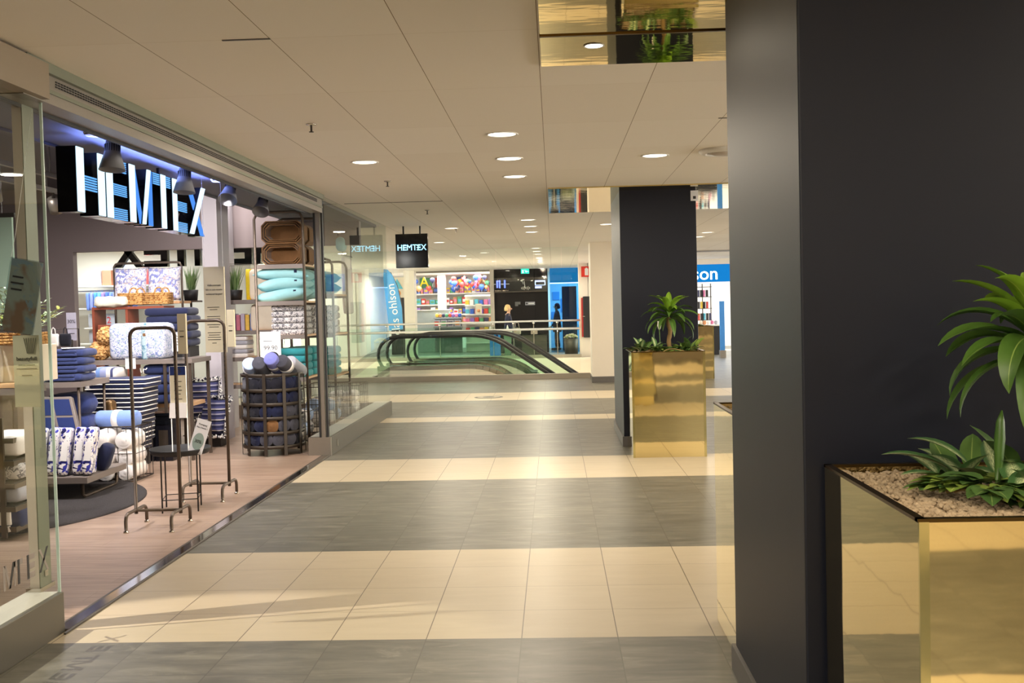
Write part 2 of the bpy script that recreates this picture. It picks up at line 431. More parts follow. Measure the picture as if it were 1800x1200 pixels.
struct('wall_right', mb, M['wwhite'], 'added open wall of pale mullions letting fill light into the right side of the hall', 'wall')  # unseen openings added so world light brightens the ceiling from the right
mb = MB(); mb.box((0, -7.6, 1.4), (24, .12, 2.8))
struct('wall_front', mb, pm('taupe_wall', (112, 100, 86), .6, 0, .04, 5), 'pale wall at the near end of the walkway', 'wall')

# columns
def column(name, x0, x1, y0, y1, label):
    m = MB(); m.box(((x0+x1)/2, (y0+y1)/2, 1.395), (x1-x0, y1-y0, 2.79), bev=.006)
    c = struct(name, m, M['col'], label, 'column')
    s = MB()
    for (cx, cy, w, d) in (((x0+x1)/2, y0-.008, x1-x0+.032, .016), ((x0+x1)/2, y1+.008, x1-x0+.032, .016), (x0-.008, (y0+y1)/2, .016, y1-y0), (x1+.008, (y0+y1)/2, .016, y1-y0)):
        s.box((cx, cy, .055), (w, d, .11))
    obj('skirting', s, M['skirt'], c, label='grey skirting board around the foot of the column')
    return c
cA = column('column', .735, 1.60, 3.115, 4.36, 'large charcoal column close to the camera behind the nearest gold planter')
cB = column('column', .738, 1.562, 11.32, 12.95, 'charcoal column further down the walkway behind the middle gold planter')
s = MB(); s.box((1.545, 11.315, 2.70), (.08, .006, .11)); s.box((1.545, 11.31, 2.68), (.03, .004, .03), mi=1)
obj('notice_plate', s, [M['paper'], M['ink']], cB, label='small white notice near the top corner')
mb = MB(); mb.box((1.2, 21.15, 1.395), (.9, .9, 2.79)); mb.box((1.2, 20.69, .06), (.92, .02, .12), mi=1); mb.box((.745, 21.15, .06), (.02, .92, .12), mi=1)
struct('column_white', mb, [M['wwhite'], M['skirt']], 'off-white square column beside the glass screen of the escalator opening', 'column')
mb = MB(); mb.box((1.2, 31.4, 1.395), (.86, .7, 2.79))
struct('column_white', mb, [M['wwhite']], 'off-white column beyond the escalator opening behind the fire hose cabinet', 'column')

# gold mirror panels on the ceiling around the columns
def mirror_panel(x0, x1, y0, y1, label, seam=None):
    t = thing('ceiling_mirror', label, 'ceiling mirror', (x0, y0, 2.79), 0, 'gold mirror panels on the ceiling')
    ys = [y0]+([seam] if seam else [])+[y1]
    for a, b in zip(ys, ys[1:]):
        m = MB(); m.box(((x1-x0)/2, (a+b)/2-y0, -.006), (x1-x0-.004, b-a-.004, .012)); obj('mirror_sheet', m, M['goldc'], t)
    if seam:
        m = MB(); m.box(((x1-x0)/2, seam-y0, -.009), (x1-x0, .018, .018)); obj('seam_strip', m, M['goldrim'], t)
    return t
mirror_panel(-.036, 2.35, 2.2, 5.37, 'gold mirror ceiling panel around the large charcoal column close to the camera', 4.765)
mirror_panel(-.03, 2.33, 10.97, 13.86, 'gold mirror ceiling panel around the charcoal column further down the walkway')

mb = MB(); mb.box((-1.82, 11.99, 2.7885), (1.14, .02, .004)); mb.box((-1.36, 4.69, 2.7885), (.22, .014, .004)); mb.box((1.45, 7.1, 2.7885), (.62, .014, .004))
struct('trim_16', mb, M['dgrey'], 'dark open gaps at the ends of loose ceiling boards', 'ceiling gap')
# downlights
def make_downlight(energy=None, rad=.17):
    t = thing('downlight', 'round recessed downlight', 'ceiling light')
    m = MB(); m.lathe([(.098, .004), (.118, .004), (.119, -.004), (.112, -.007), (.1, -.003), (.098, .004)], n=28); obj('trim_ring', m, M['white'], t)
    m = MB(); m.lathe([(.0, -.001), (.098, -.001)], n=28); obj('lens', m, M['lamp'], t)
    l = bpy.data.lights.new('downlight_lamp', 'AREA'); l.shape = 'DISK'; l.size = rad; l.energy = energy or HALL_W; l.color = HALL_C
    lo = bpy.data.objects.new('downlight_lamp', l); COL.objects.link(lo); lo.location = (0, 0, -.012); lo.parent = t
    return t
HALL_W, HALL_C = 22.5, (1.0, .87, .68)
dl = None
spots = []
for i, (x, y, lab) in enumerate([
    (-.34, 7.49, 'nearest of the three downlights in the middle row before the black hanging sign'),
    (-.34, 8.72, 'second of the three downlights in the middle row nearest the camera'),
    (-.34, 9.93, 'third of the three downlights in the middle row nearest the camera'),
    (-1.55, 8.68, 'single downlight to the left of the middle row near the shop front'),
    (.88, 8.8, 'single downlight near the round ceiling vent'),
    (-.34, 14.95, 'first downlight of the second group of three in the middle row'),
    (-.33, 16.15, 'second downlight of the second group of three in the middle row'),
    (-.34, 17.4, 'third downlight of the second group of three in the middle row'),
    (-1.555, 16.12, 'downlight just above and right of the black hanging sign'),
    (.85, 16.17, 'downlight beside the top of the further charcoal column'),
    (-2.12, 19.5, 'downlight right beside the black hanging sign'),
    (-.345, 22.3, 'first downlight of the third group of three above the glass screen'),
    (-.345, 23.6, 'second downlight of the third group of three above the glass screen'),
    (-1.55, 23.6, 'downlight above the escalator left of the third group'),
    (-.34, 24.9, 'third downlight of the third group of three above the glass screen'),
    (-2.12, 26.4, 'downlight above the escalator furthest to the left'),
    (-.335, 29.3, 'far downlight before the black shop front, nearest of its pair'),
    (-.335, 30.6, 'far downlight before the black shop front, furthest of its pair'),
    (2.77, 18.7, 'nearest downlight seen between the two charcoal columns'),
    (2.78, 19.9, 'second downlight seen between the two charcoal columns'),
    ]):
    if dl is None: dl = make_downlight(); o = dl; o.location = (x, y, 2.79); o['label'] = lab; o['group'] = 'recessed downlights in the walkway ceiling'
    else: o = dup(dl, (x, y, 2.79), 0, lab, 'recessed downlights in the walkway ceiling')
for (x, y) in [(-.34, -.2), (-.34, 1.0), (-1.55, .2), (.88, -.1), (2.77, 7.4), (2.77, 9.9), (-1.55, -4), (.9, -4), (2.77, 1.2), (-1.55, 2.6), (-.34, -2.4), (1.6, -2.6), (1.2, -5.6), (-1.0, -6.2), (3.4, -4.4)]:  # those well behind the camera are added to brighten the end wall
    dup(dl, (x, y, 2.79), 0, 'recessed downlight outside the picture over the near walkway, several of them added for light', 'recessed downlights outside the picture')
o = make_downlight(2.5, .08); o.location = (.22, 4.97, 2.776); o.scale = (.42,)*3; o['label'] = 'small downlight set in the gold mirror panel near the camera'

# sprinklers
spk = None
for (x, y, lab) in [(-1.571, 6.85, 'nearest sprinkler head below the ceiling'), (-1.568, 9.99, 'second sprinkler head from the camera'), (-1.555, 13.04, 'third sprinkler head from the camera'), (-1.5, 16.3, 'furthest sprinkler head, near the black hanging sign')]:
    if spk is None:
        spk = thing('sprinkler', lab, 'sprinkler', (x, y, 2.79), 0, 'sprinkler heads')
        m = MB(); m.lathe([(0, 0), (.035, 0), (.035, -.006), (.012, -.012), (0, -.012)], n=16); obj('rosette', m, M['steel_p'], spk)
        m = MB(); m.tube([(0, 0, -.01), (0, 0, -.05)], .007); m.lathe([(0, -.05), (.016, -.05), (.016, -.054), (0, -.054)], n=12); obj('nozzle', m, M['dgrey'], spk)
    else: dup(spk, (x, y, 2.79), 0, lab)
t = thing('ceiling_vent', 'round grey air vent in the ceiling beside the large charcoal column', 'vent', (1.43, 8.6, 2.79))
m = MB(); m.lathe([(.21, 0), (.215, -.012), (.19, -.03), (.16, -.034), (.15, -.026), (.16, -.01)], n=36); obj('outer_ring', m, M['white'], t)
m = MB(); m.lathe([(.12, -.01), (.125, -.026), (.09, -.04), (.0, -.046)], n=36); obj('inner_disc', m, M['alu_w'], t)
m = MB(); m.lathe([(.16, -.004), (0, -.004)], n=36); obj('throat', m, M['dgrey'], t)
t = thing('ceiling_hatch', 'square grey air grille in the far ceiling between the charcoal columns', 'vent', (3.95, 25.4, 2.787))
m = MB(); m.box((0, 0, -.004), (1.1, .62, .008)); obj('hatch_frame', m, M['alu_w'], t)
m = MB()
for k in range(9): m.box((0, -.24+k*.06, -.012), (1.0, .03, .01))
obj('grille', m, M['alu'], t)
# drain cover in the floor
m = MB(); m.lathe([(0, .004), (.24, .004), (.25, .001)], n=32, mi=0); m.lathe([(.1, .006), (.2, .006)], n=32, mi=1)
tag(obj('floor_cover', m, [M['dgrey'], M['steel']], loc=(-1.15, 17.85, 0)), 'round metal floor cover set in the tiles before the glass screen', 'floor cover')

# ------------------------------------------------------------------ shop front of the textile shop
def plinth(name, y0, y1, x0, x1, label):
    m = MB(); m.box(((x0+x1)/2, (y0+y1)/2, .1), (x1-x0, y1-y0, .2), bev=.003)
    m.box(((x0+x1)/2-.01, (y0+y1)/2, .2005), (x1-x0-.03, y1-y0-.01, .003), mi=1)
    c = struct(name, m, [M['plinth'], M['sill']], label, 'plinth')
    return c
plinth('trim_1', -.6, 5.0, -2.64, -2.452, 'brushed steel plinth under the shop window nearest the camera')
p2 = plinth('trim_2', 11.08, 15.25, -2.66, -2.42, 'brushed steel plinth under the further shop window')
s = MB(); s.box((-2.417, 11.35, .10), (.006, .035, .075)); obj('socket_cover', s, M['steel_p'], p2)
s = MB(); s.box((-2.54, 11.04, .1), (.24, .06, .2)); obj('end_cap', s, M['alu'], p2)
mb = MB(); mb.box((-2.47, 2.2, 1.4), (.012, 5.58, 2.4)); struct('window_1', mb, M['glass'], 'tall clear shop window at the left edge with lettering on its lower part', 'window')
mb = MB(); mb.box((-2.47, 4.995, 1.4), (.013, .008, 2.4)); struct('trim_3', mb, M['glass_e'], 'bright cut edge of the near shop window beside the entrance', 'glass edge')
mb = MB(); mb.box((-2.44, 13.16, 1.49), (.012, 4.16, 2.58)); struct('window_2', mb, M['glass'], 'further shop window that mirrors the hanging sign', 'window')
mb = MB(); mb.box((-5.6, 15.24, 1.49), (6.3, .012, 2.58)); struct('window_3', mb, M['glass'], 'end window of the textile shop facing the escalator', 'window')
mb = MB(); mb.box((-5.6, 15.2, .1), (6.3, .2, .2)); struct('trim_4', mb, M['steel'], 'steel plinth under the end window of the textile shop', 'plinth')
mb = MB(); mb.box((-2.5, 11.06, 1.38), (.05, .06, 2.76)); mb.box((-2.455, 11.06, 1.38), (.02, .05, 2.76), mi=1); mb.box((-2.53, 11.03, 1.38), (.02, .03, 2.76), mi=1)
struct('trim_5', mb, [M['alu'], M['black']], 'dark metal jamb at the far side of the shop entrance', 'door jamb')
m = MB(); m.box((-2.597, 5.06, 1.41), (.046, .115, 2.4)); m.box((-2.572, 5.06, 1.41), (.006, .112, 2.4), mi=1)  # greener, darker side strip: the light on that face put in its colour
m.box((-2.569, 5.06, .28), (.01, .03, .03), mi=2); m.box((-2.597, 5.06, .21), (.075, .15, .02), mi=2)
struct('trim_6', m, [M['alu_w'], M['alu_g'], M['steel_p']], 'pale square post behind the near shop window', 'post')
mb = MB(); mb.box((-2.515, 7.9, 2.695), (.15, 6.25, .19)); mb.box((-2.437, 7.9, 2.66), (.008, 6.25, .02), mi=1); mb.box((-2.43, 7.9, 2.765), (.03, 6.25, .05), mi=1)
mb.box((-2.58, 7.9, 2.598), (.02, 6.25, .03), mi=2)
struct('trim_7', mb, [M['alu'], M['alu_g'], M['black']], 'grey aluminium header beam over the shop entrance', 'header')
m = MB()
for k in range(190):
    for j in range(3): m.box((-2.4365, 5.1+k*.03, 2.695+j*.012), (.004, .018, .006))
tag(obj('air_grille', m, M['black']), 'perforated air grille running along the header beam over the shop entrance', 'grille', kind='structure')
mb = MB(); mb.box((-2.5, 2.2, 2.69), (.2, 5.5, .17)); struct('trim_8', mb, pm('taupe_header', (138, 122, 100), .5, 0, .04), 'beige header box over the near shop window', 'header')
mb = MB(); mb.box((-2.47, 8.0, .006), (.07, 6.0, .012)); mb.box((-2.43, 8.0, .004), (.012, 6.1, .01), mi=1); mb.box((-2.51, 8.0, .007), (.012, 6.0, .013), mi=1)
struct('trim_9', mb, [M['steel_p'], M['dgrey']], 'shiny metal threshold strip between laminate and tiles', 'threshold')

# lettering on the near window
m = MB(); h = .112; z0 = .345
def bar(y0, z0_, y1, z1, w, mi):
    d = Vector((y1-y0, z1-z0_)); nn = Vector((-d.y, d.x)).normalized()*w/2 if abs(d.x) > 1e-6 and abs(d.y) > 1e-6 else None
    if nn is None or abs(d.y) > abs(d.x)*1e-3 and abs(d.x) > 1e-6:
        poly = [(y0-w/2, z0_), (y0+w/2, z0_), (y1+w/2, z1), (y1-w/2, z1)]
    else: poly = [(y0-w/2, z0_), (y0+w/2, z0_), (y0+w/2, z1), (y0-w/2, z1)]
    m.prism(poly, 0, .0012, Matrix.Translation((-2.4638, 0, 0)) @ Matrix(((0, 0, 1, 0), (1, 0, 0, 0), (0, 1, 0, 0), (0, 0, 0, 1))), mi)
for (y, k) in ((4.27, 'H'), (4.38, 'E'), (4.48, 'M'), (4.605, 'T'), (4.69, 'E'), (4.80, 'X')):
    w = .018; t_ = z0+h
    if k == 'H': bar(y, z0, y, t_, w, 0); bar(y+.07, z0, y+.07, t_, w, 0); bar(y+.035, z0+h*.4, y+.035, z0+h*.6, .05, 1)
    if k == 'E':
        bar(y, z0, y, t_, w, 0)
        for q in (0, .38, .76): bar(y+.036, z0+h*q, y+.036, z0+h*(q+.24), .05, 1)
    if k == 'M': bar(y, z0, y, t_, w, 1); bar(y+.01, t_, y+.045, z0, w, 1); bar(y+.045, z0, y+.085, t_, w, 0); bar(y+.09, z0, y+.09, t_, w*.8, 1)
    if k == 'T': bar(y, z0, y, t_, w, 0); bar(y-.024, t_-.026, y-.024, t_, .026, 1); bar(y+.024, t_-.026, y+.024, t_, .026, 1)
    if k == 'X': bar(y, t_, y+.075, z0, w, 1); bar(y, z0, y+.075, t_, w, 0)
tag(obj('window_lettering', m, [M['ink'], M['inkg']], fixn=True), 'black and grey shop name lettering stuck low on the near shop window', 'lettering')

# big lit sign
M['led'] = emi('sign_led_white', (200, 234, 255), 1.5, .2); M['led2'] = emi('sign_led_line', (104, 176, 255), 1.1, .2); M['ledb'] = emi('sign_led_blue', (84, 150, 246), .95, .3)
def lit_sign(name, label, X, letters, z0, z1, depth, sgn=1, grp=None):
    """letters: (char, y0, y1); front faces look to +x"""
    t = thing(name, label, 'shop sign', (X, letters[0][1], z0), 0, grp)
    H = z1-z0; Y0 = letters[0][1]
    for k, a, b in letters:
        w = b-a; bw = min(.105, w*.28); a -= Y0
        body, led = MB(), MB()
        Tm = Matrix(((0, 0, 1, 0), (1, 0, 0, 0), (0, 1, 0, 0), (0, 0, 0, 1)))
        def st(poly, mi=0, front=0.0):
            body.prism(poly, -depth, front, Tm)
            cx = sum(p[0] for p in poly)/len(poly); cy = sum(p[1] for p in poly)/len(poly)
            led.prism([(cx+(x-cx)*.96, cy+(y-cy)*.985) for x, y in poly], front+.002, front+.008, Tm, mi)
        def arm(x0, x1, q0, q1):
            body.prism([(x0, q0), (x1, q0), (x1, q1), (x0, q1)], -depth, -.01, Tm)
            n = 6
            for i in range(n):
                q = q0+(q1-q0)*(i+.2)/n; led.prism([(x0, q), (x1, q), (x1, q+(q1-q0)*.5/n), (x0, q+(q1-q0)*.5/n)], -.01, -.003, Tm, 2)
        R_ = lambda x0, x1, q0=0, q1=H: [(x0, q0), (x1, q0), (x1, q1), (x0, q1)]
        if k == 'H': st(R_(a, a+bw)); st(R_(a+w-bw, a+w)); arm(a+bw, a+w-bw, H*.36, H*.6)
        if k == 'E':
            st(R_(a, a+bw)); arm(a+bw, a+w, 0, H*.2); arm(a+bw, a+w, H*.4, H*.6); arm(a+bw, a+w, H*.8, H)
        if k == 'M':
            st(R_(a, a+bw)); st([(a+w*.44, 0), (a+w*.58, 0), (a+bw*1.25, H), (a+bw*.5, H)], 1, -.012); st([(a+w*.46, 0), (a+w*.60, 0), (a+w*.88, H), (a+w*.72, H)], 0, .004); st(R_(a+w*.82, a+w, 0, H), 1, -.012)
        if k == 'T': st(R_(a+w/2-bw/2, a+w/2+bw/2)); arm(a, a+w/2-bw/2, H*.78, H); arm(a+w/2+bw/2, a+w, H*.78, H)
        if k == 'X': st([(a+w-bw, 0), (a+w, 0), (a+bw, H), (a, H)], 1, -.02); st([(a, 0), (a+bw, 0), (a+w, H), (a+w-bw, H)], 0)
        bo = obj('letter', body, M['blackg'], t, fixn=True); obj('lit_face', led, [M['led'], M['ledb'], M['led2']], bo, fixn=True)
    return t
LT = [('H', 6.712, 7.135), ('E', 7.165, 7.53), ('M', 7.56, 8.02), ('T', 8.045, 8.41), ('E', 8.43, 8.78), ('X', 8.80, 9.24)]
big = lit_sign('shop_sign', 'large glowing blue-white letters spelling the shop name over the entrance', -3.1, LT, 2.245, 2.675, .13)
for y in (7.6, 8.45, 9.2):
    m = MB(); m.box((-.118, y-6.712, .47), (.02, .02, .14)); obj('bracket', m, M['black'], big)
back = lit_sign('shop_sign', 'dark backs of the second shop name sign over the end window, seen from inside', 0, [(k, a-6.712, b-6.712) for k, a, b in LT], 2.27, 2.72, .1)
back.location = (-3.99, 15.33, 2.27); back.rotation_euler.z = PI/2
# keep the second sign a little above the plinth line on two rails
m = MB(); m.box((-.05, 1.25, .46), (.02, 2.6, .03)); obj('rail', m, M['black'], back)

# hanging sign
t = thing('hanging_sign', 'square black sign with the glowing shop name hanging over the walkway', 'sign', (-2.09, 15.5, 2.42))
m = MB(); m.box((0, 0, 0), (.485, .09, .505), bev=.006); obj('sign_box', m, M['blackg'], t)
for x in (-.125, .125):
    m = MB(); m.box((x, 0, .315), (.022, .03, .13)); obj('hanger', m, M['black'], t)
m = MB()
M['led3'] = emi('sign_text_cyan', (150, 226, 255), 2.6)
m.text('HEMTEX', T4(0, -.048, .045, FACE) @ Matrix.Diagonal((.93, 1.0, 1, 1)), .124, .002)
for (a, b) in ((-.135, -.075), (.075, .13)):
    for q in range(3): m.box(((a+b)/2, -.049, .012+q*.033), (b-a, .003, .008))
obj('sign_text', m, M['led3'], t)
# ------------------------------------------------------------------ textile shop goods
M['navy'] = cloth('navy_terry', (38, 48, 88)); M['navy2'] = cloth('dark_navy_cloth', (27, 32, 60)); M['jean'] = cloth('navy_quilt_cloth', (48, 58, 100))
M['blue'] = cloth('cornflower_cloth', (122, 150, 214), .12); M['lblue'] = cloth('pale_blue_cloth', (176, 196, 232), .1); M['teal'] = cloth('teal_towel', (54, 142, 150), .15)
M['turq'] = cloth('turquoise_satin', (148, 198, 204), .12); M['offw'] = cloth('off_white_cloth', (232, 226, 222), .06); M['creamc'] = cloth('cream_linen', (222, 210, 190), .08)
M['greyc'] = cloth('charcoal_fleece', (70, 70, 80), .2); M['lgrey'] = cloth('light_grey_cloth', (168, 168, 178), .12); M['bkc'] = cloth('black_fleece', (28, 28, 38), .3)
M['brownc'] = cloth('brown_felt', (118, 84, 52), .2, 30); M['lav'] = cloth('lavender_blue_cloth', (120, 124, 190), .12); M['tan'] = pattern('tan_fur', (206, 158, 100), (138, 94, 50), 55, .46, .62, (226, 190, 140), 2, 1.0)
M['fur'] = cloth('cream_fur', (228, 222, 206), .18, 70); M['denimf'] = cloth('navy_fuzzy_throw', (52, 64, 118), .35, 40)
M['carpet'] = pm('charcoal_carpet', (74, 71, 72), .95, 0, .9, 190, .9, .012, .1)
M['paisley'] = pattern('blue_paisley', (204, 206, 220), (104, 122, 176), 22, .5, .6, (150, 170, 178), 3, 2.5)
M['paisley2'] = pattern('lilac_paisley', (236, 232, 240), (132, 140, 200), 12, .5, .56, (190, 178, 186), 3, 2.2)
M['floral'] = pattern('blue_flower_print', (242, 238, 240), (62, 66, 168), 13, .55, .58, (32, 34, 84), 2, .8)
M['greypat'] = pattern('grey_leaf_print', (200, 196, 196), (104, 102, 108), 34, .5, .56, None, 2, 1.4)
M['check'] = stripe('striped_bedding', [(0, (150, 158, 196)), (.3, (226, 220, 214)), (.5, (70, 74, 110)), (.62, (226, 220, 214)), (.8, (116, 146, 206))], 0, .22)
M['pomw'] = stripe('woven_rag_stripe', [(0, (44, 46, 78)), (.22, (150, 146, 160)), (.34, (60, 62, 100)), (.55, (28, 30, 48)), (.7, (196, 186, 182)), (.8, (70, 72, 112))], 2, .12)
M['wick'] = pattern('wicker', (204, 152, 92), (140, 92, 48), 60, .48, .56, (232, 190, 130), 2, 0)
M['redbrown'] = pm('red_brown_wood', (140, 72, 52), .5, 0, .15, 20)
M['oakshelf'] = pm('oak_shelf_board', (206, 164, 122), .5, 0, .12, 16, stretch=(1, 8, 8))
M['greyshelf'] = pm('grey_shelf_board', (120, 110, 104), .45, 0, .06, 16)
M['wire'] = pm('dark_wire', (60, 54, 50), .4, .6, .06, 40)
M['plastic'] = glass_mat('clear_plastic', (232, 238, 240), 1.45, .08)
M['blueprint'] = pm('printed_blue_card', (34, 48, 98), .6, 0, .2, 10, spec=.2)
M['crate'] = pm('black_metal_crate', (30, 30, 38), .25, .5, .15, 20)
M['dbrown'] = pm('dark_bronze_strap', (60, 52, 44), .45, .45, .08, 50)
M['inner'] = pm('dark_inner_board', (40, 36, 36), .6, 0, .1, 20)

# carpet
m = MB(); m.lathe([(0, .018), (1.52, .018), (1.535, .009), (1.535, .0)], n=72); tag(obj('round_rug', m, M['carpet'], loc=(-5.0, 8.3, .008), fixn=True), 'round charcoal rug on the laminate floor under the bedding displays', 'rug')

# free standing frames (portal racks) ---------------------------------
def portal(y, h, label, z=.008):
    t = thing('portal_stand', label, 'display frame', (-2.915, y, z), 0, 'bronze display frames by the entrance')
    w = .165; r = .013
    m = MB(); pts = [(-w, 0, .1)]+[(-w, 0, h-.06)]+[(-w+.06*(1-math.cos(a)), 0, h-.06+.06*math.sin(a)) for a in (.4, .8, 1.2, PI/2)]
    pts += [(-p[0], 0, p[2]) for p in pts[::-1]]
    m.tube(pts, r, 10); 
    obj('hoop', m, M['brown'], t)
    m = MB(); m.tube([(-w, 0, .125), (w, 0, .125)], .011, 8); obj('cross_bar', m, M['brown'], t)
    for s in (-1, 1):
        m = MB(); f = .19
        arc = [(s*w, -f, .02), (s*w, -f, .08)]+[(s*w, -f+.05*(1-math.cos(a)), .08+.05*math.sin(a)) for a in (.5, 1.0, PI/2)]
        arc += [(s*w, -p[1], p[2]) for p in arc[::-1]]
        m.tube(arc, .0125, 10); ft = obj('foot', m, M['brown'], t)
        for q in (-f, f):
            m = MB(); m.lathe([(.0, .0), (.02, 0), (.018, .01), (.008, .016), (.008, .024), (0, .024)], (s*w, q, 0), 14); obj('levelling_pad', m, M['steel_p'], ft)
    m = MB()
    for k in range(14): m.box((w-.002, -.0132, h-.2-k*.035), (.006, .002, .014))
    for k in range(14): m.box((-w-.002, -.0132, h-.2-k*.035), (.006, .002, .014))
    obj('slot', m, M['black'], t)
    return t
portal(7.43, 1.455, 'bronze hoop frame nearer the camera, left of the black tray table')
portal(8.57, 1.49, 'bronze hoop frame behind the tray table under the cream welcome sign')
def card_sign(name, label, loc, w, h, mats, lines, rz=0, tilt=0, head=None, cat='sign', th=.004):
    t = thing(name, label, cat, loc, rz)
    R = RX(tilt)
    m = MB(); m.box((0, 0, 0), (w, th, h), rot=R); obj('card', m, mats[0], t)
    m = MB()
    for (zz, ww) in lines: m.box(R @ Vector((0, -th/2-.0008, zz)), (ww, .001, .007), rot=R)
    if head:
        for s_, zz, sz in head: m.text(s_, T4(*(R @ Vector((0, -th/2-.0012, zz))), R @ FACE), sz, .0004)
    obj('printed_text', m, M['ink'], t)
    return t
# the little signs clipped to the frames are edge-on boxes
for (y, x, z, h, lab) in ((7.43, -2.70, 1.415, .29, 'narrow cream notice clipped to the near hoop frame'), (8.57, -2.70, 1.43, .31, 'narrow cream notice clipped to the further hoop frame')):
    t = thing('frame_notice', lab, 'notice', (x, y-.02, z), .0)
    m = MB(); m.box((0.015, 0, 0), (.062, .03, h), bev=.002); obj('panel', m, M['cream'], t)
    m = MB(); m.box((.015, -.0156, -.02), (.03, .001, .008)); m.box((.015, -.0156, .02), (.034, .001, .004)); obj('printed_text', m, M['ink'], t)
t = thing('welcome_sign', 'tall cream welcome sign hanging on two threads before the grey pillar', 'sign', (-2.93, 8.9, 1.59), -.12)
m = MB(); m.box((0, 0, 0), (.19, .014, .74)); obj('board', m, M['cream'], t)
m = MB()
for s_, z, sz in (('Välkommen', .21, .026), ('kliv in och mindra', .172, .021), ('möblerad längtan!', .134, .021)): m.text(s_, T4(0, -.0085, z, FACE), sz, .0005)
for z, w in ((.02, .11), (-.0, .07), (-.06, .12), (-.08, .12), (-.13, .12), (-.15, .09), (-.2, .12), (-.22, .1), (-.24, .12), (-.26, .12), (-.29, .04)): m.box((-.012, -.0076, z), (w, .001, .005))
obj('printed_text', m, M['ink'], t)
for x in (-.085, .085):
    m = MB(); m.tube([(x, 0, .37), (x, 0, 1.15)], .0012, 5); obj('thread', m, M['paper'], t)
# tray table
t = thing('tray_table', 'round black tray table between the two hoop frames', 'table', (-2.985, 8.1, .008))
m = MB(); m.lathe([(0, .455), (.21, .455), (.228, .49), (.235, .492), (.236, .485), (.216, .447), (0, .445)], n=40); obj('tray', m, M['black'], t)
for k in range(4):
    a = PI/4+k*PI/2+.25; c, s = math.cos(a), math.sin(a); m = MB(); m.tube([(.19*c, .19*s, .45), (.19*c, .19*s, 0)], .006, 6); obj('leg', m, M['black'], t)
m = MB(); m.tube([(.19*math.cos(a), .19*math.sin(a), .1) for a in [PI/4+.25+k*PI/2 for k in range(4)]], .004, 6, closed=True); obj('brace', m, M['black'], t)
t = thing('leaflet_stand', 'clear stand with beige leaflets on the tray table', 'leaflet holder', (-2.99, 8.12, .465), .1)
for s in (-1, 1):
    m = MB(); m.tube([(s*.062, 0, 0), (s*.062, 0, .68)], .004, 6); obj('post', m, M['white'], t)
m = MB(); m.box((0, 0, .48), (.124, .02, .4)); obj('pocket', m, M['cream'], t)
m = MB(); m.box((0, -.011, .645), (.12, .003, .07)); obj('header_strip', m, M['blueprint'], t)
m = MB(); m.box((0, -.025, .33), (.13, .03, .12), rot=RX(-.2)); obj('pouch', m, M['offw'], t)
m = MB()
for z, w in ((.56, .06), (.52, .05), (.49, .06), (.46, .04), (.42, .06)): m.box((0, -.0108, z), (w, .001, .005))
m.text('SJS', T4(0, -.0132, .645, FACE), .05, .0004)
obj('printed_text', m, M['ink'], t)
t = thing('soap_card', 'leaning white card with a grey-green oval on the tray table', 'card', (-2.83, 7.98, .465), -.1)
Rr = RY(.30) @ RX(-.12)
m = MB(); m.box((0, 0, .14), (.115, .004, .27), rot=None); 
for v in m.bm.verts: v.co = Rr @ v.co
obj('card', m, M['paper'], t)
m = MB(); m.lathe([(0, 0), (.05, 0)], n=28)
for v in m.bm.verts: v.co = Rr @ Vector((v.co.x*.9, -.0032, v.co.y*1.35+.1))
obj('oval_print', m, pm('sage_print', (150, 168, 158), .6), t)
m = MB(); m.text('Kampanj', T4(0, -.003, .235, FACE), .02, .0004); m.text('Köp 2 betala 1', T4(0, -.003, .21, FACE), .016, .0004); m.text('30%', T4(0, -.0045, .1, FACE), .036, .0004)
for v in m.bm.verts: v.co = Rr @ v.co
obj('printed_text', m, M['ink'], t)

# posters at the near window
t = thing('window_leaflet', 'tilted photo leaflet in a clear sleeve hanging before the pale post', 'leaflet', (-2.55, 4.90, 1.66), 0)
Rl = RY(.19) @ RZ(.15)
m = MB(); m.box((0, 0, 0), (.155, .003, .36), rot=Rl); obj('sleeve', m, M['plastic'], t)
M['photo'] = pattern('leaflet_photo', (190, 184, 174), (176, 130, 104), 6, .5, .6, (164, 174, 186), 3, .8)
m = MB(); m.box((0, .003, 0), (.145, .002, .35), rot=Rl); obj('print', m, M['photo'], t)
m = MB()
for z, w in ((.09, .05), (.06, .06), (.03, .05)): m.box(Rl @ Vector((-.03, -.004, z)), (w, .001, .008), rot=Rl)
obj('printed_text', m, M['ink'], t)
m = MB(); m.tube([(-.05, 0, .17), (-.02, 0, .3), (.06, .05, .9)], .0012, 5); obj('thread', m, M['paper'], t)
t = thing('beach_poster', 'grey-beige poster with fine print low behind the near window', 'poster', (-2.54, 4.90, 1.30), .0)
m = MB(); m.box((0, 0, 0), (.128, .003, .345)); obj('sheet', m, pm('stone_paper', (168, 164, 140), .6, 0, .03), t)
m = MB(); m.text('beautyfull', T4(0, -.0022, .06, FACE), .026, .0004)
for z, w in ((.03, .08), (.012, .1), (-.02, .05)): m.box((0, -.002, z), (w, .001, .003))
for k in range(6): m.tube([(-.01+k*.012, -.002, .16), (.005+k*.006, -.002, .085)], .0012, 4)
obj('printed_text', m, M['ink'], t)

